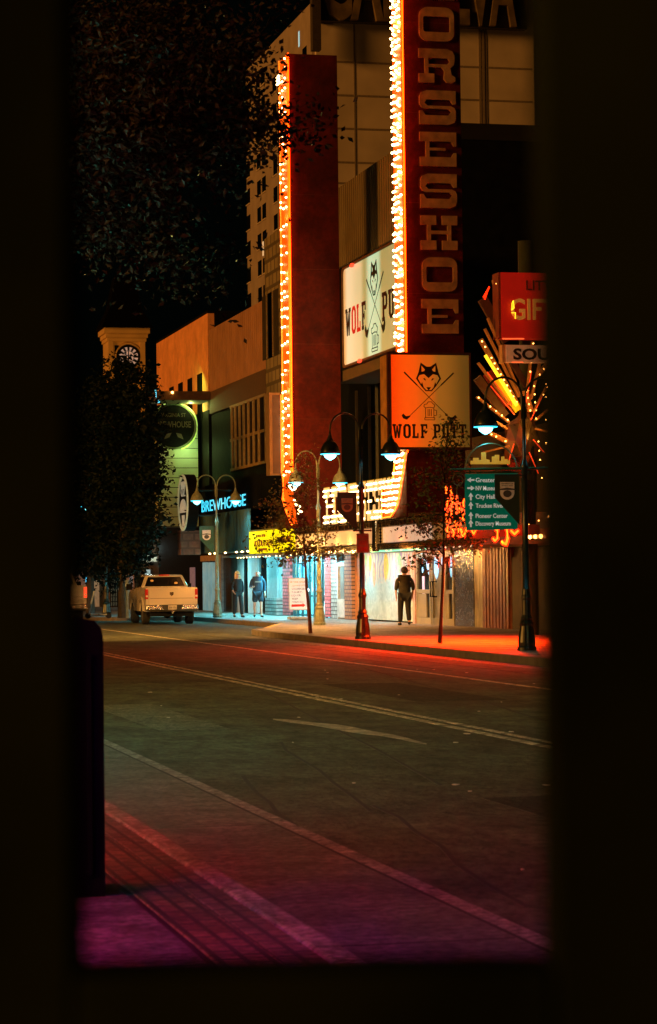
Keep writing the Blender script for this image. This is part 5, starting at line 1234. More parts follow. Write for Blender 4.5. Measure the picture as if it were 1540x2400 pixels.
tree(b0, limbs_from(px_limbs, Yt, rnd, .014, .6), tp, 'small street tree with a thin dark trunk beside the doors and red neon', mat('leaf_dark_green_small', (.05, .07, .02), rough=.6, var=.5, spec=.2), mat('dark_thin_bark', (.02, .02, .012), rough=.9, spec=.1), .095, 12, .10, 6, group='young street trees on the kerb', step=.22)
# big dark trees on the left
def big(pxb, X, cx_, w_, ytop, ybot, label, seed, lean=0):
    Yt = YX(pxb, X, 1447); base = Vector((X, Yt, .15)); rnd_ = random.Random(seed)
    tp = [(base, .2), (hitY(pxb + lean * .4, 1390, Yt), .16), (hitY(pxb + lean, 1330, Yt), .15), (hitY(cx_, 1200, Yt), .12), (hitY(cx_, 1050, Yt), .08), (hitY(cx_, ytop + 40, Yt), .03)]
    pl = []
    for k in range(30):
        t = k / 29; y = ybot + (ytop - ybot) * t; prof = (math.sin(math.pi * min(1, (t * .86 + .14))) ** .6) * w_ / 2; s = -1 if k % 2 else 1; e_ = cx_ + s * prof * rnd_.uniform(.6, 1.05)
        y0_ = min(1335, y + 90); pl.append([(cx_ if y0_ < 1300 else pxb, y0_), ((cx_ + e_) / 2, y + 28), (e_, y + rnd_.uniform(-15, 15))])
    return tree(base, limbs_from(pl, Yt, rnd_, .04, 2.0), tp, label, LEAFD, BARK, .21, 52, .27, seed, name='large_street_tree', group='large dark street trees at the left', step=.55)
big(288, 13.6, 292, 140, 868, 1290, 'large dark tree right of the left lamp post, in front of the clock tower', 41, -4)
big(212, 13.5, 218, 190, 940, 1310, 'large dark tree behind the scooter at the left', 42)
# overhanging branches of a tree on the near side
Yt = 25.0; base = Vector((1.0, Yt, .15)); rnd_ = random.Random(77)
tp = [(base, .26), (Vector((.95, Yt, 3)), .22), (Vector((1.15, Yt + .1, 5)), .18), (Vector((1.6, Yt, 7)), .12), (Vector((2.0, Yt, 9)), .05)]
pl = []
for k in range(26):
    y = rnd_.uniform(30, 400); xe = rnd_.uniform(230, 520) if y > 60 else rnd_.uniform(160, 400)
    pl.append([(-60, y + 140), (130, y + 60 + rnd_.uniform(-30, 30)), ((130 + xe) / 2, y + 15), (xe, y)])
pl += [[(-60, 400), (250, 330), (480, 290), (620, 296), (715, 303)], [(-60, 350), (250, 250), (430, 150), (540, 115), (590, 100)], [(-60, 380), (300, 300), (480, 240), (610, 225)], [(-60, 300), (250, 200), (430, 130), (570, 170)],
       [(-60, 600), (150, 500), (330, 530), (400, 580), (450, 620), (510, 635)], [(150, 520), (280, 530), (380, 510), (430, 430)], [(-40, 480), (150, 440), (230, 500), (260, 560)], [(-60, 300), (200, 60), (400, 20), (480, 5)], [(0, 560), (200, 540), (300, 570), (380, 600)],
       [(300, 300), (480, 330), (600, 320)], [(300, 260), (520, 275), (640, 285)], [(-60, 450), (150, 380), (300, 400), (380, 430)]]
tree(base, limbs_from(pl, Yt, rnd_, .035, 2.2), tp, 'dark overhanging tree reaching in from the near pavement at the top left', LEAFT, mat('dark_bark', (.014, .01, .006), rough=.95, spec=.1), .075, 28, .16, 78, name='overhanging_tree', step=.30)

# ------------------------------------------------------------------ pickup trucks
PAINT = mat('champagne_paint', (.56, .52, .47), rough=.2, metal=.35, var=.02, scale=2, spec=.6)
PAINTS = mat('silver_paint', (.36, .34, .32), rough=.3, metal=.4, var=.06, scale=2, spec=.6)
TYRE = mat('tyre_rubber', (.012, .012, .012), rough=.85); RIM = mat('alloy_rim', (.4, .4, .4), rough=.3, metal=.9)
TLR = mat('tail_lamp_red', (.35, .012, .008), rough=.15, emit=(.6, .01, .005), es=.06)
TLW = mat('tail_lamp_clear', (.7, .6, .55), rough=.15)
def make_truck(paint, label, lit=False):
    r = thing('pickup_truck', (0, 0, 0), label, 'pickup truck', 'pickup trucks seen from behind')
    # body side profile (y forward, z)
    prof = [(0, .62), (0, 1.12), (.0, 1.40), (1.95, 1.42), (1.98, 1.42), (4.1, 1.34), (5.5, 1.22), (5.72, 1.05), (5.72, .55), (5.2, .5), (5.15, .72), (4.9, .98), (4.55, 1.0), (4.2, .86), (4.05, .5), (1.75, .5), (1.62, .86), (1.3, 1.0), (.95, .98), (.65, .74), (.6, .5), (.1, .5)]
    m = MB(); m.prism(prof, lambda u, v, w: (w, u, v), -.96, .96); b = bevel(m.build('body', paint, r), .05, 3)
    # cab greenhouse
    m = MB(); m.hexa([(-.90, 1.96, 1.41), (.90, 1.96, 1.41), (.90, 4.35, 1.33), (-.90, 4.35, 1.33)], [(-.70, 2.18, 1.90), (.70, 2.18, 1.90), (.70, 3.55, 1.92), (-.70, 3.55, 1.92)]); bevel(m.build('cab', paint, r), .06, 3)
    def lerp3(a, b_, t): return tuple(a[i] + (b_[i] - a[i]) * t for i in range(3))
    bl, br, tr, tl = (-.90, 1.96, 1.41), (.90, 1.96, 1.41), (.70, 2.18, 1.90), (-.70, 2.18, 1.90)
    def Q(s, t, off=-.015): a = lerp3(bl, tl, t); c = lerp3(br, tr, t); p = lerp3(a, c, s); return (p[0], p[1] + off, p[2])
    m = MB(); m.add([Q(.07, .10), Q(.93, .10), Q(.92, .84), Q(.08, .84), Q(.07, .10, .04), Q(.93, .10, .04), Q(.92, .84, .04), Q(.08, .84, .04)], [(0, 1, 2, 3), (7, 6, 5, 4), (0, 4, 5, 1), (1, 5, 6, 2), (2, 6, 7, 3), (3, 7, 4, 0)]); m.build('rear_window', BLKG, r)
    m = MB(); p_ = Q(.2, .55, -.03); m.ball(p_, .05, sq=(1.2, .1, .8)); p_ = Q(.76, .35, -.03); m.ball(p_, .06, sq=(1.2, .1, .8)); m.build('sticker', mat('sticker', (.6, .4, .2)), r)
    for s in (-1, 1):
        a, b2, c, d = (s * .905, 2.15, 1.45), (s * .905, 4.05, 1.40), (s * .745, 3.5, 1.83), (s * .745, 2.3, 1.83); o_ = s * .012
        m = MB(); m.add([(x + o_, y, z) for x, y, z in (a, b2, c, d)] + [(x - s * .03, y, z) for x, y, z in (a, b2, c, d)], [(0, 1, 2, 3), (7, 6, 5, 4), (0, 4, 5, 1), (1, 5, 6, 2), (2, 6, 7, 3), (3, 7, 4, 0)]); m.build('side_window', BLKG, r)
        # rear fender flare
        m = MB(); m.prism([(1.3 + .62 * math.cos(R(t)), .52 + .55 * math.sin(R(t))) for t in range(0, 181, 15)] + [(1.3 + .47 * math.cos(R(t)), .52 + .44 * math.sin(R(t))) for t in range(180, -1, -15)][:], lambda u, v, w: (s * (.955 + w), u, v), 0, .05); m.build('fender', paint, r)
        # tail lamp
        m = MB(); m.box((s * .955 - .09 if s > 0 else s * .975 - .0, -.03, .98), (s * .975 if s > 0 else s * .955 + .09, .12, 1.36)); tl_ = bevel(m.build('tail_lamp', TLR if not lit else mat('tail_lamp_lit', (.6, .03, .01), emit=(1, .06, .02), es=2.2), r), .015)
        m = MB(); xa_, xb_ = sorted((s * .88, s * .96)); m.box((xa_, -.035, 1.06), (xb_, -.031, 1.12)); m.build('reverse_lens', TLW, tl_)
        # mirror
        m = MB(); m.box((min(s * 1.02, s * 1.26), 3.75, 1.32), (max(s * 1.02, s * 1.26), 3.85, 1.56)); m.tube([(s * .92, 3.85, 1.38), (s * 1.05, 3.8, 1.42)], .025); bevel(m.build('mirror', BLACK, r), .03)
        for (yy) in (1.3, 4.63):
            m = MB(); W0, W1 = sorted((s * .70, s * .95)); pr = [(.30, W0), (.385, W0), (.40, W0 + .04), (.40, W1 - .04), (.385, W1), (.30, W1)]
            n = 26; vs = []; fs = []
            for (rd, xx) in pr:
                for k in range(n): vs.append((xx, yy + rd * math.cos(2 * math.pi * k / n), .40 + rd * math.sin(2 * math.pi * k / n)))
            for i in range(len(pr)):
                j = (i + 1) % len(pr)
                for k in range(n): k2 = (k + 1) % n; fs.append((i * n + k, i * n + k2, j * n + k2, j * n + k))
            m.add(vs, fs); wh = m.build('wheel', TYRE, r)
            m = MB(); m.tube([(s * .78, yy, .4), (s * .93, yy, .4)], .298, 20); m.build('rim', RIM, wh)
    m = MB(); m.box((-.85, -.02, .72), (.85, .02, 1.36)); tg = bevel(m.build('tailgate', paint, r), .015)
    m = MB(); m.box((-.88, -.05, 1.365), (.88, .1, 1.42)); m.build('spoiler_lip', paint, tg)
    m = MB(); m.box((-.80, -.026, 1.0), (.80, -.021, 1.012)); m.box((-.86, -.005, .70), (.86, .0, .72)); m.build('crease', BLACK, tg)
    m = MB(); m.prism([(-.07, 1.24), (.07, 1.24), (.07, 1.15), (0, 1.09), (-.07, 1.15)], lambda u, v, w: (u, -.02 - w, v), 0, .02); m.prism([(-.045, 1.215), (-.015, 1.2), (0, 1.225), (.015, 1.2), (.045, 1.215), (.02, 1.15), (0, 1.11), (-.02, 1.15)], lambda u, v, w: (u, -.04 - w, v), 0.001, .012); m.build('emblem', mat('dark_emblem', (.06, .04, .02), metal=.6, rough=.3), tg)
    m = MB(); m.hexa([(-.98, -.22, .56), (.98, -.22, .56), (.98, .12, .56), (-.98, .12, .56)], [(-.96, -.18, .76), (.96, -.18, .76), (.96, .02, .76), (-.96, .02, .76)]); bp_ = bevel(m.build('bumper', CHROME, r), .035, 3)
    m = MB(); m.hexa([(-.30, -.235, .545), (.30, -.235, .545), (.30, -.2, .545), (-.30, -.2, .545)], [(-.42, -.20, .765), (.42, -.20, .765), (.42, -.18, .765), (-.42, -.18, .765)]); m.build('bumper_recess', mat('dark_plastic', (.02, .02, .02)), bp_)
    m = MB(); m.box((-.16, -.25, .58), (.16, -.237, .74)); pl_ = m.build('licence_plate', mat('plate_pale', (.5, .45, .4)), bp_)
    m = MB(); m.text('568 1731' if not lit else '304 2217', -.13, .62, .26, .07, lambda u, v, w: (u, -.25 - w, v), .0005, .003, bold=.01); m.build('plate_text', BLACK, pl_)
    m = MB(); m.box((-.8, .1, .32), (.8, 5.3, .5)); m.tube([(-.75, 1.3, .38), (.75, 1.3, .38)], .07); m.ball((0, 1.3, .38), .17); m.build('chassis', BLACK, r)
    m = MB(); m.tube([(0, -.3, .47), (0, .1, .47)], .04); m.ball((0, -.28, .53), .03); m.build('tow_hitch', CHROME, r)
    m = MB(); m.box((-.2, 2.13, 1.865), (.2, 2.17, 1.915)); m.build('brake_lamp', TLR, r)
    return r
tr = make_truck(PAINT, 'champagne pickup truck parked at the kerb, seen from behind')
q_ = hitZ(393, 1463, 0); tr.location = (q_.x, q_.y - .9, 0); tr.rotation_euler.z = R(-2.5); tr.scale = (.96, 1, .93)
tr2 = make_truck(PAINTS, 'silver pickup truck with a lit tail lamp, cut off at the left', True)
tr2.location = (10.62, 87, 0); tr2.rotation_euler.z = R(0)

# ------------------------------------------------------------------ scooter, bollard, things by the trees
def SC(px, py, Y=91.0): p = hitY(px, py, Y); return Vector((p.x, Y, max(p.z, .17)))
sct = thing('electric_scooter', (SC(230, 1440).x, 91, .15), 'pale electric scooter parked upright between the big tree and the lamp post', 'scooter')
ALU = mat('pale_aluminium', (.55, .6, .62), rough=.3, metal=.6)
g = .15
m = MB(); xw0, xw1 = SC(206, 1440).x, SC(256, 1440).x
m.tube([(xw0 + .08, 91, g + .16), (xw1 - .15, 91, g + .13)], .05); m.box((xw0 + .18, 90.92, g + .13), (xw1 - .1, 91.08, g + .18)); m.build('deck', ALU, sct)
m = MB(); m.tube([(xw0 + .03, 91, g + .16), (xw0 + .25, 91, g + 1.05)], .035); m.build('stem', ALU, sct)
m = MB(); m.tube([(xw0 + .25, 90.8, g + 1.07), (xw0 + .25, 91.2, g + 1.07)], .02); m.build('handlebar', BLACK, sct)
for x_ in (xw0, xw1 - .02):
    m = MB(); m.tube([(x_, 90.97, g + .11), (x_, 91.03, g + .11)], .11, 16); m.build('wheel', TYRE, sct)
m = MB(); m.box((xw1 - .12, 90.95, g + .2), (xw1 + .08, 91.05, g + .24)); m.build('rear_guard', BLACK, sct)
X_ = 13.7; y = YX(300, X_, 1447)
bo = thing('bollard', (X_, y, .15), 'short grey bollard between the large tree and the parked truck', 'bollard')
m = MB(); m.lathe([(.09, 0), (.08, 1.32), (.085, 1.38), (.06, 1.44), (.01, 1.46)], (X_, y, .15), 14); m.build('post', mat('grey_bollard', (.2, .25, .25), rough=.4), bo)
m = MB(); m.lathe([(.088, 1.2), (.088, 1.3)], (X_, y, .15), 14); m.build('reflector', mat('pale_reflector', (.6, .7, .7)), bo)

# shopfronts beyond the trucks
YB = 128.0
def SB_(px, py): p = hitY(px, py, YB); return p
FB = thing('far_corner_shop', (SB_(300, 1400).x, YB, 0), 'low corner shop with gated doorways behind the parked truck and trees', 'building')
x0, x1 = SB_(90, 1400).x, SB_(445, 1400).x
m = MB(); m.box((x0, YB, 0.1), (x1, YB + 8, 6.2)); m.build('wall', mat('brown_shop_wall', (.16, .1, .06), var=.2), FB)
def fp(name, a, b, y0_, y1_, mt, d=.06):
    p, q_ = SB_(a, y1_), SB_(b, y0_); m = MB(); m.box((p.x, YB - d, max(.15, p.z)), (q_.x, YB - .002, q_.z)); return m.build(name, mt, FB)
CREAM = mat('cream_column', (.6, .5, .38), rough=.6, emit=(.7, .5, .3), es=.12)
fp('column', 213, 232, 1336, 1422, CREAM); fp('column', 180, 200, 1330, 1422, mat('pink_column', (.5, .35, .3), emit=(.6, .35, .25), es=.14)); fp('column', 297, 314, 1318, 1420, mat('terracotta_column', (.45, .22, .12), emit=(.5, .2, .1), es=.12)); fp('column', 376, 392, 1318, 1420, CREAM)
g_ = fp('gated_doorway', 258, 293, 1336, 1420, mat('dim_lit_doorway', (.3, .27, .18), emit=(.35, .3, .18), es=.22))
m = MB()
for k in range(9):
    p = SB_(259 + k * 4, 1420); q_ = SB_(259 + k * 4, 1338); m.box((p.x - .03, YB - .1, .15), (p.x + .03, YB - .07, q_.z))
for k in range(7):
    p = SB_(258, 1345 + k * 11); q_ = SB_(293, 1345); m.box((p.x, YB - .12, p.z), (q_.x, YB - .101, p.z + .04))
m.build('gate', BLACK, g_)
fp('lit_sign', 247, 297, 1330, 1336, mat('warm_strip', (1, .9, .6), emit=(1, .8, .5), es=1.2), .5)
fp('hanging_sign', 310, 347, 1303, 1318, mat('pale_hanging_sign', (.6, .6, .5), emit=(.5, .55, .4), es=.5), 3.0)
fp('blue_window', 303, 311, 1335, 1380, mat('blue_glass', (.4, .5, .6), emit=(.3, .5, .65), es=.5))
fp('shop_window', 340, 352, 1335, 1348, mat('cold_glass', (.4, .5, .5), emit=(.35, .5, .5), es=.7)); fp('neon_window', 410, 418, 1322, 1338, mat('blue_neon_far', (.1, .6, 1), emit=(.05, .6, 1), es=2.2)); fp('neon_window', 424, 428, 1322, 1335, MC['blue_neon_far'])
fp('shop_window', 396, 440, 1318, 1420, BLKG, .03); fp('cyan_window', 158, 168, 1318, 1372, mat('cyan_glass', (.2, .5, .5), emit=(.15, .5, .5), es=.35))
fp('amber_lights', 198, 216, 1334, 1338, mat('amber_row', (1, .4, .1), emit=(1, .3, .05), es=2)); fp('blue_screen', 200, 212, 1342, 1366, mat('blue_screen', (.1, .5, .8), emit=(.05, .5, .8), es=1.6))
sheet('cross_street', [(-60, 112), (FX + 30, 112), (FX + 30, 127), (-60, 127)], 0.153, mat('cross_street_surface', (.08, .09, .085), rough=.7))
lamp('shop_front_light', (SB_(330, 1300).x, YB - 3.0, 3.2), (.6, .85, .8), 120, size=.2, parent=FB)

# ------------------------------------------------------------------ sandwich board
yS = YX(697, 18.3, 1440); 
def SS(px, py): p = hitY(px, py, yS); return (p.x, p.z)
AB = thing('sandwich_board', (SS(698, 1440)[0], yS, .15), 'white sidewalk board listing souvenirs and liquor with a red arrow', 'sign')
pts = [SS(676, 1354), SS(719, 1354), SS(722, 1430), SS(678, 1430)]; fyS = faceY(yS)
m = MB(); m.prism(pts, fyS, -.05, 0); m.build('frame', mat('grey_board_frame', (.4, .4, .42)), AB)
ins = lambda p: (SS(699, 1392)[0] + (p[0] - SS(699, 1392)[0]) * .93, SS(699, 1392)[1] + (p[1] - SS(699, 1392)[1]) * .95)
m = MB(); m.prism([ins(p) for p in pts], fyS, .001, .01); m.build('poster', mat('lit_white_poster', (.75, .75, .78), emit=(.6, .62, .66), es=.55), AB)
def T2(s, px, py, w_, h_, mt, nm='lettering', bold=0):
    m = MB(); a_, z_ = SS(px, py); m.text(s, a_, z_, SS(px + w_, py)[0] - a_, h_ / 68, fyS, .011, .016, bold); return m.build(nm, mt, AB)
GRY = mat('grey_letter', (.12, .12, .14)); T2('SILVER SPUR', 679, 1367, 38, 5.5, mat('ochre_letter', (.5, .32, .05))); T2('LIQUOR & GIFTS', 682, 1374.5, 33, 4, MC['ochre_letter'])
for i, s in enumerate(('- SOUVENIRS', '- T-SHIRTS', '- LIQUOR', '- BEER', '- TOBACCO', '- PIPES')): T2(s, 679, 1383 + i * 7.6, (38, 30, 26, 20, 34, 22)[i], 5, GRY)
m = MB(); a_ = [(683, 1417), (709, 1416), (709, 1413.5), (716, 1418.5), (709, 1424), (709, 1421.5), (683, 1422.5)]; m.prism([SS(*p) for p in a_], fyS, .011, .016); m.build('arrow', mat('red_arrow', (.7, .03, .02), emit=(.8, .03, .02), es=.4), AB)
m = MB(); x0_, x1_ = SS(677, 1430)[0], SS(723, 1430)[0]; m.box((x0_, yS - .25, .16), (x1_, yS + .3, .26)); m.tube([(x0_, yS - .25, .21), (x1_, yS - .25, .21)], .06); bevel(m.build('base', mat('grey_base', (.4, .45, .48)), AB), .03)

# ------------------------------------------------------------------ people
def skin_obj(name, joints, edges, m, parent, root, sub=2):
    me = bpy.data.meshes.new(name); names = list(joints); idx = {n: i for i, n in enumerate(names)}
    me.from_pydata([joints[n][0] for n in names], [(idx[a], idx[b]) for a, b in edges], [])
    o = bpy.data.objects.new(name, me); col.objects.link(o); o.parent = parent
    md = o.modifiers.new('skin', 'SKIN'); md.use_smooth_shade = True
    sv = me.skin_vertices[0].data
    for n in names:
        r_ = joints[n][1]; sv[idx[n]].radius = r_ if isinstance(r_, tuple) else (r_, r_)
        sv[idx[n]].use_root = (n == root)
    s_ = o.modifiers.new('sub', 'SUBSURF'); s_.levels = sub; s_.render_levels = sub
    me.materials.append(m); return o
SKIN = mat('skin', (.55, .32, .22), rough=.55, var=.1, scale=6)
def person(label, loc, rz, J, top, topm, legm, shoem, hairm, hair='short', bulk=1.0, shorts=False, shirtlen=0.0, extra=None):
    r = thing('person', loc, label, 'person', None, rz)
    b = bulk
    jt = {}
    jt['pelvis'] = (J['pelvis'], .11 * b); jt['waist'] = (J['waist'], .11 * b); jt['chest'] = (J['chest'], .125 * b); jt['neck'] = (J['neck'], .05); jt['jaw'] = (J['jaw'], .065); jt['skull'] = (J['skull'], .088); jt['crown'] = (J['crown'], .06)
    ed = [('pelvis', 'waist'), ('waist', 'chest'), ('chest', 'neck'), ('neck', 'jaw'), ('jaw', 'skull'), ('skull', 'crown')]
    for s in ('l', 'r'):
        jt[s + 'sh'] = (J[s + 'sh'], .06 * b); jt[s + 'el'] = (J[s + 'el'], .042); jt[s + 'wr'] = (J[s + 'wr'], .027); jt[s + 'pa'] = (J[s + 'pa'], (.036, .018))
        jt[s + 'hp'] = (J[s + 'hp'], .085 * b); jt[s + 'kn'] = (J[s + 'kn'], .056); jt[s + 'an'] = (J[s + 'an'], .038); jt[s + 'to'] = (J[s + 'to'], .035)
        ed += [('chest', s + 'sh'), (s + 'sh', s + 'el'), (s + 'el', s + 'wr'), (s + 'wr', s + 'pa'), ('pelvis', s + 'hp'), (s + 'hp', s + 'kn'), (s + 'kn', s + 'an'), (s + 'an', s + 'to')]
        pa = Vector(J[s + 'pa']); wr = Vector(J[s + 'wr']); d = (pa - wr).normalized(); sd = Vector((0, 1, 0)) if abs(d.y) < .8 else Vector((1, 0, 0)); sd = (sd - d * sd.dot(d)).normalized(); up = d.cross(sd)
        for k, (off, ln) in enumerate(((-.03, .065), (-.01, .078), (.01, .073), (.028, .058))):
            p1_ = pa + d * .03 + sd * off; p2_ = p1_ + d * ln * .55 + up * .006; p3_ = p2_ + d * ln * .4 + up * .02
            for q_, pt, rr_ in (('a', p1_, .0095), ('b', p2_, .009), ('c', p3_, .0075)): jt[f'{s}f{k}{q_}'] = (tuple(pt), rr_)
            ed += [(s + 'pa', f'{s}f{k}a'), (f'{s}f{k}a', f'{s}f{k}b'), (f'{s}f{k}b', f'{s}f{k}c')]
        t1 = wr + d * .035 + sd * -.04; t2 = t1 + d * .04 - sd * .018
        jt[s + 'ta'] = (tuple(t1), .012); jt[s + 'tb'] = (tuple(t2), .009); ed += [(s + 'wr', s + 'ta'), (s + 'ta', s + 'tb')]
    body = skin_obj('body', jt, ed, SKIN, r, 'pelvis')
    # shirt or jacket
    V = lambda n, r_: (J[n], r_)
    g_ = {'ab': (tuple(Vector(J['pelvis']) + Vector((0, 0, -.07 - shirtlen))), (.175 * b, .125 * b)), 'wa': V('waist', (.175 * b, .13 * b)), 'ch': V('chest', (.185 * b, .14 * b)), 'up': (tuple(Vector(J['neck']) + Vector((0, 0, -.06))), (.11 * b, .1)), 'nk': (tuple(Vector(J['neck']) + Vector((0, 0, .0))), .072)}
    e_ = [('ab', 'wa'), ('wa', 'ch'), ('ch', 'up'), ('up', 'nk')]
    for s in ('l', 'r'):
        g_[s + 'sh'] = (tuple(Vector(J[s + 'sh']) + Vector((0, 0, -.02))), .074 * b); e_ += [('up', s + 'sh')]
        if top == 'short': g_[s + 'e'] = (tuple(Vector(J[s + 'sh']).lerp(Vector(J[s + 'el']), .85)), .075 * b); e_ += [(s + 'sh', s + 'e')]
        else: g_[s + 'e'] = V(s + 'el', .06); g_[s + 'w'] = (tuple(Vector(J[s + 'el']).lerp(Vector(J[s + 'wr']), top if isinstance(top, float) else .95)), .045); e_ += [(s + 'sh', s + 'e'), (s + 'e', s + 'w')]
    skin_obj('shirt', g_, e_, topm, r, 'ch')
    g_ = {'pe': (J['pelvis'], (.155 * b, .115 * b))}; e_ = []
    for s in ('l', 'r'):
        g_[s + 'h'] = V(s + 'hp', .105 * b); e_ += [('pe', s + 'h')]
        if shorts: g_[s + 'k'] = (tuple(Vector(J[s + 'hp']).lerp(Vector(J[s + 'kn']), .9)), .105 * b); e_ += [(s + 'h', s + 'k')]
        else: g_[s + 'k'] = V(s + 'kn', .088); g_[s + 'a'] = (tuple(Vector(J[s + 'an']) + Vector((0, 0, -.01))), .072); e_ += [(s + 'h', s + 'k'), (s + 'k', s + 'a')]
    skin_obj('trousers' if not shorts else 'shorts', g_, e_, legm, r, 'pe')
    for s in ('l', 'r'):
        a_ = Vector(J[s + 'an']); t_ = Vector(J[s + 'to']); h_ = a_ + (a_ - t_) * .35; h_.z = t_.z
        skin_obj('shoe', {'h': (tuple(h_), .042), 'm': (tuple((a_ + t_) / 2 + Vector((0, 0, -.01))), .048), 't': (tuple(t_ + (t_ - a_).normalized() * .04), .038)}, [('h', 'm'), ('m', 't')], shoem, r, 'm')
    sk = Vector(J['skull']); fw = Vector((0, -1, 0))
    m = MB()
    if hair == 'long':
        m.ball(sk + Vector((0, .045, .035)), .108, 14, (1, .9, 1.05)); m.ball(sk + Vector((-.09, .02, -.1)), .06, 10, (.55, .8, 2.3)); m.ball(sk + Vector((.09, .02, -.1)), .06, 10, (.55, .8, 2.3)); m.ball(sk + Vector((0, .07, -.1)), .09, 10, (1.1, .6, 1.9))
    elif hair == 'bald': m.ball(sk + Vector((0, -.02, -.12)), .07, 10, (1, .8, .75))
    else: m.ball(sk + Vector((0, .015, .025)), .108, 14, (.98, 1, 1.0))
    m.build('hair' if hair != 'bald' else 'beard', hairm, r, True).parent = r
    # face
    m = MB()
    for s in (-1, 1): m.ball(sk + Vector((s * .035, -.093, .0)), .013, 8, (1.3, .6, .8))
    m.ball(sk + Vector((0, -.09, -.075)), .02, 8, (1.5, .5, .35)); m.build('eyes_and_mouth', mat('dark_face_detail', (.05, .025, .02)), r)
    m = MB(); m.ball(sk + Vector((0, -.098, -.03)), .018, 8, (.8, 1.1, 1.5))
    for s in (-1, 1): m.ball(sk + Vector((s * .098, .005, -.02)), .025, 8, (.4, .8, 1.2))
    m.build('nose_and_ears', SKIN, r)
    if extra: extra(r, sk)
    # offset of children meshes built in world space (rotation is on the empty): they are in local coordinates already
    for ch in r.children:
        if ch.name.split('.')[0] in ('hair', 'beard', 'eyes_and_mouth', 'nose_and_ears', 'glasses', 'print'):
            for v in ch.data.vertices: v.co += Vector(loc)
    return r
def stand(stride=.12, H=1.75, sw=.19, arm=.1, lean=0, armb=(.0, .0), width=.21, lift=0):
    k = H / 1.75
    return {'pelvis': (0, 0, .95 * k), 'waist': (0, 0, 1.1 * k), 'chest': (0, lean * .5, 1.33 * k), 'neck': (0, lean * .8, 1.49 * k), 'jaw': (0, lean - .02, 1.56 * k), 'skull': (0, lean - .005, 1.645 * k), 'crown': (0, lean + .005, 1.70 * k),
            'lsh': (width * .88, lean * .6, 1.39 * k), 'rsh': (-width * .88, lean * .6, 1.39 * k), 'lel': (width + .03, .05 + arm * .3, 1.13 * k), 'rel': (-width - .035, .05 - arm * .3, 1.13 * k),
            'lwr': (width + .02, .0 + arm - .06, .89 * k), 'rwr': (-width - .015, -.06 - arm, .89 * k), 'lpa': (width + .01, -.03 + arm - .06, .82 * k), 'rpa': (-width - .005, -.09 - arm, .82 * k),
            'lhp': (.1, 0, .9 * k), 'rhp': (-.1, 0, .9 * k), 'lkn': (.11, -stride * .8, .50 * k), 'rkn': (-.11, stride * .35 - .03, .50 * k), 'lan': (.115, -stride, .09), 'ran': (-.115, stride, .09 + lift), 'lto': (.14, -stride - .14, .04), 'rto': (-.13, stride - .13, .04 + lift * .4)}
BLK2 = mat('black_cloth', (.008, .008, .009), rough=.9, var=.3, scale=14, bump=.4)
def ground_at(px, py, Z=.15): p = hitZ(px, py, Z); return (p.x, p.y, .15)
J = stand(.16, 1.74, width=.23, arm=.05, lift=.05, lean=.02); J['rkn'] = (-.1, .03, .5); 
person('man in a dark shirt seen from behind, walking past the mural', ground_at(949, 1466), R(172), J, .35, mat('dark_shirt', (.02, .015, .007), rough=.85, var=.6, scale=7, bump=.5), BLK2, BLK2, mat('short_dark_hair', (.03, .02, .01), rough=.9), bulk=1.16, shirtlen=.17)
J = stand(.12, 1.70, width=.19, arm=.1, lift=.02); J['rwr'] = (-.22, -.1, .98); J['rpa'] = (-.2, -.15, .93)
def gl(r, sk):
    m = MB(); m.tube([sk + Vector((-.07, -.1, .01)), sk + Vector((.07, -.1, .01))], .012, 6); m.build('glasses', mat('glasses_frame', (.1, .08, .06)), r)
person('woman with long blonde hair and glasses in a black jacket and jeans', ground_at(558, 1447), R(8), J, .8, BLK2, mat('black_jeans', (.01, .011, .013), rough=.9), BLK2, mat('blonde_hair', (.55, .38, .18), rough=.6), hair='long', bulk=.92, extra=gl)
J = stand(.14, 1.76, width=.24, arm=.02, lift=.03); J['rwr'] = (-.26, -.22, 1.1); J['rpa'] = (-.22, -.28, 1.12)
def pr_(r, sk):
    m = MB(); m.box((-.12, -.205, 1.30), (.12, -.2, 1.35)); m.build('print', mat('shirt_print', (.15, .2, .2)), r)
person('bald bearded man in a blue sweatshirt and shorts beside the woman', ground_at(605, 1447), R(-5), J, .75, mat('navy_sweatshirt', (.02, .045, .075), rough=.9, var=.3, scale=9), mat('navy_shorts', (.012, .028, .045), rough=.9), BLK2, mat('grey_beard', (.3, .24, .2), rough=.8), hair='bald', bulk=1.15, shorts=True, extra=pr_)

# ------------------------------------------------------------------ near side: cabinet, gap the picture is taken through, neon tubes
bx = thing('kerbside_cabinet', (1.2, 11.4, .15), 'black street cabinet with a rounded top corner at the lower left', 'cabinet')
CBM = mat('black_cabinet_paint', (.005, .0045, .005), rough=.6, var=.3, scale=4, spec=.05)
xr = hitY(243, 1600, 11.4).x; zt_ = hitY(243, 1452, 11.4).z; zt2 = hitY(150, 1436, 11.4).z
m = MB(); prof = [(.2, .15), (xr, .15), (xr, zt_ - .09), (xr - .01, zt_ - .04), (xr - .04, zt_ - .005), (xr - .18, zt_ + .02), (.9, zt2 + .005), (.2, zt2 + .02)]
m.prism(prof, lambda u, v, w: (u, 11.4 - w, v), -.55, 0); m.build('body', CBM, bx)
m = MB(); m.prism([[(.3, .25), (xr - .06, .25), (xr - .06, zt_ - .16), (.3, zt_ - .16)], [(.32, .27), (.32, zt_ - .18), (xr - .08, zt_ - .18), (xr - .08, .27)]], lambda u, v, w: (u, 11.4 - w, v), .001, .012); m.build('door_seam', BLACK, bx)
m = MB(); m.box((.2, 11.36, zt_ + .0), (.21, 11.38, zt_ + .01)); 
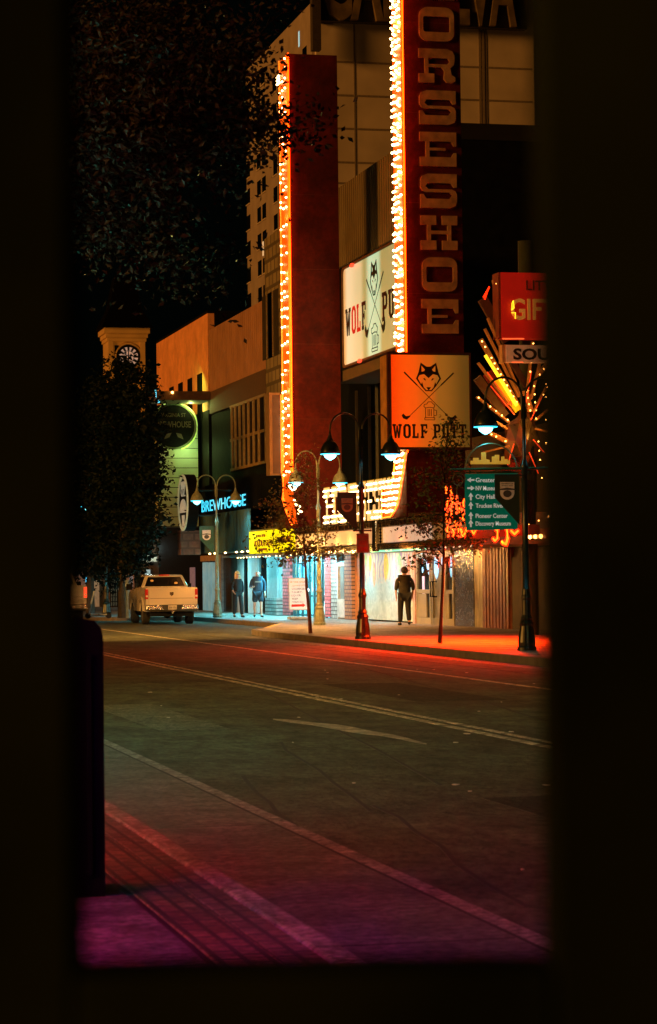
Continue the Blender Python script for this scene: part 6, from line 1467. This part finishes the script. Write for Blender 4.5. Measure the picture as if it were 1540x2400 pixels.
# frame of the shelter opening the photograph is taken through
FRM = mat('dark_shelter_metal', (.013, .019, .006), rough=1, var=.4, scale=5, bump=.0, spec=.0)
dF = 1.0; fwd = ray(770, 1200).normalized(); 
fh = Vector((fwd.x, fwd.y, 0)).normalized(); rt = Vector((fh.y, -fh.x, 0)); C0 = Vector((0, 0, 0)) + fh * dF
def fpt(px): return (px - 770) / F * dF
sh = thing('shelter_frame', (C0.x, C0.y, 0.15), 'dark out of focus shelter posts and rail framing the view at both sides and below', 'shelter')
def post(l0, l1, z0, z1, d0, d1, name):
    m = MB(); P = lambda l, d, z: tuple(C0 + rt * l + fh * d + Vector((0, 0, z)))
    m.hexa([P(l0, d0, z0), P(l1, d0, z0), P(l1, d1, z0), P(l0, d1, z0)], [P(l0, d0, z1), P(l1, d0, z1), P(l1, d1, z1), P(l0, d1, z1)]); return bevel(m.build(name, FRM, sh), .002)
post(fpt(1288), fpt(1288) + .5, .15, 2.7, 0, .06, 'post'); post(fpt(160) - .55, fpt(160), .15, 2.7, 0, .06, 'post')
zr_ = CAM.z + (1200 - 2272) / F * dF + math.tan(R(1.5)) * dF
post(fpt(160) + .001, fpt(1288) - .001, .15, zr_, 0, .05, 'lower_panel')
post(fpt(160) + .001, fpt(1288) - .001, 2.6, 2.7, 0, .05, 'top_rail')
# neon tubes under the awning of the near side shops, out of the picture on the left
aw = thing('near_awning', (-3.0, 8, 2.9), 'near side shop awning with coloured neon tubes underneath', 'awning')
m = MB(); m.box((-4.5, -2, 3.4), (-1.5, 40, 3.6)); m.build('slab', BLACK, aw)
for (y0_, y1_, x_, z_, c, e_) in ((6.5, 8.6, -1.6, 3.2, (.30, .02, 1), 130), (8.8, 11.8, -1.6, 3.25, (1, .02, .07), 125), (12.2, 16.0, -1.6, 3.2, (1, .012, .03), 165), (23.0, 27.0, -1.6, 3.2, (.02, .65, .5), 260), (17.0, 21.0, -1.6, 3.2, (.8, .25, .35), 30)):
    m = MB(); m.tube([(x_, y0_, z_), (x_, y1_, z_)], .05, 8); m.build('neon_tube', mat('near_neon_%d' % int(e_ + y0_ * 10), c, emit=c, es=e_), aw)
# sodium lamp of the near pavement, out of the picture on the left
nl = thing('unseen_street_lamp', (1.4, 62, .15), 'tall amber street lamp on the near pavement, outside the picture', 'street lamp')
m = MB(); m.tube([(1.4, 62, .15), (1.4, 62, 9), (1.8, 62, 9.4), (3.4, 62, 9.5)], [.12, .08, .06, .05], 10); m.build('pole', IRON, nl, True)
m = MB(); m.box((3.2, 61.85, 9.42), (4.0, 62.15, 9.55)); m.build('head', IRON, nl)
nl2 = thing('unseen_street_lamp', (1.4, 33, .15), 'added tall street lamp yellowing the mid road, outside the picture', 'street lamp')  # added lamp, put in to turn the mid road less red
m = MB(); m.tube([(1.4, 33, .15), (1.4, 33, 9), (1.8, 33, 9.4), (3.4, 33, 9.5)], [.12, .08, .06, .05], 10); m.build('pole', IRON, nl2, True)
m = MB(); m.box((3.2, 32.85, 9.42), (4.0, 33.15, 9.55)); m.build('head', IRON, nl2)
lamp('added_road_lamp', (3.7, 33, 9.3), (1, .76, .2), 1050, 'SPOT', .15, rot=(.25, -.15, -1), spot=160, parent=nl2)
lamp('sodium_lamp', (3.7, 62, 9.3), (1, .46, .10), 26000, 'SPOT', .15, rot=(9.2, 13.5, -9.3), spot=92, parent=nl).data.spot_blend = 1.0
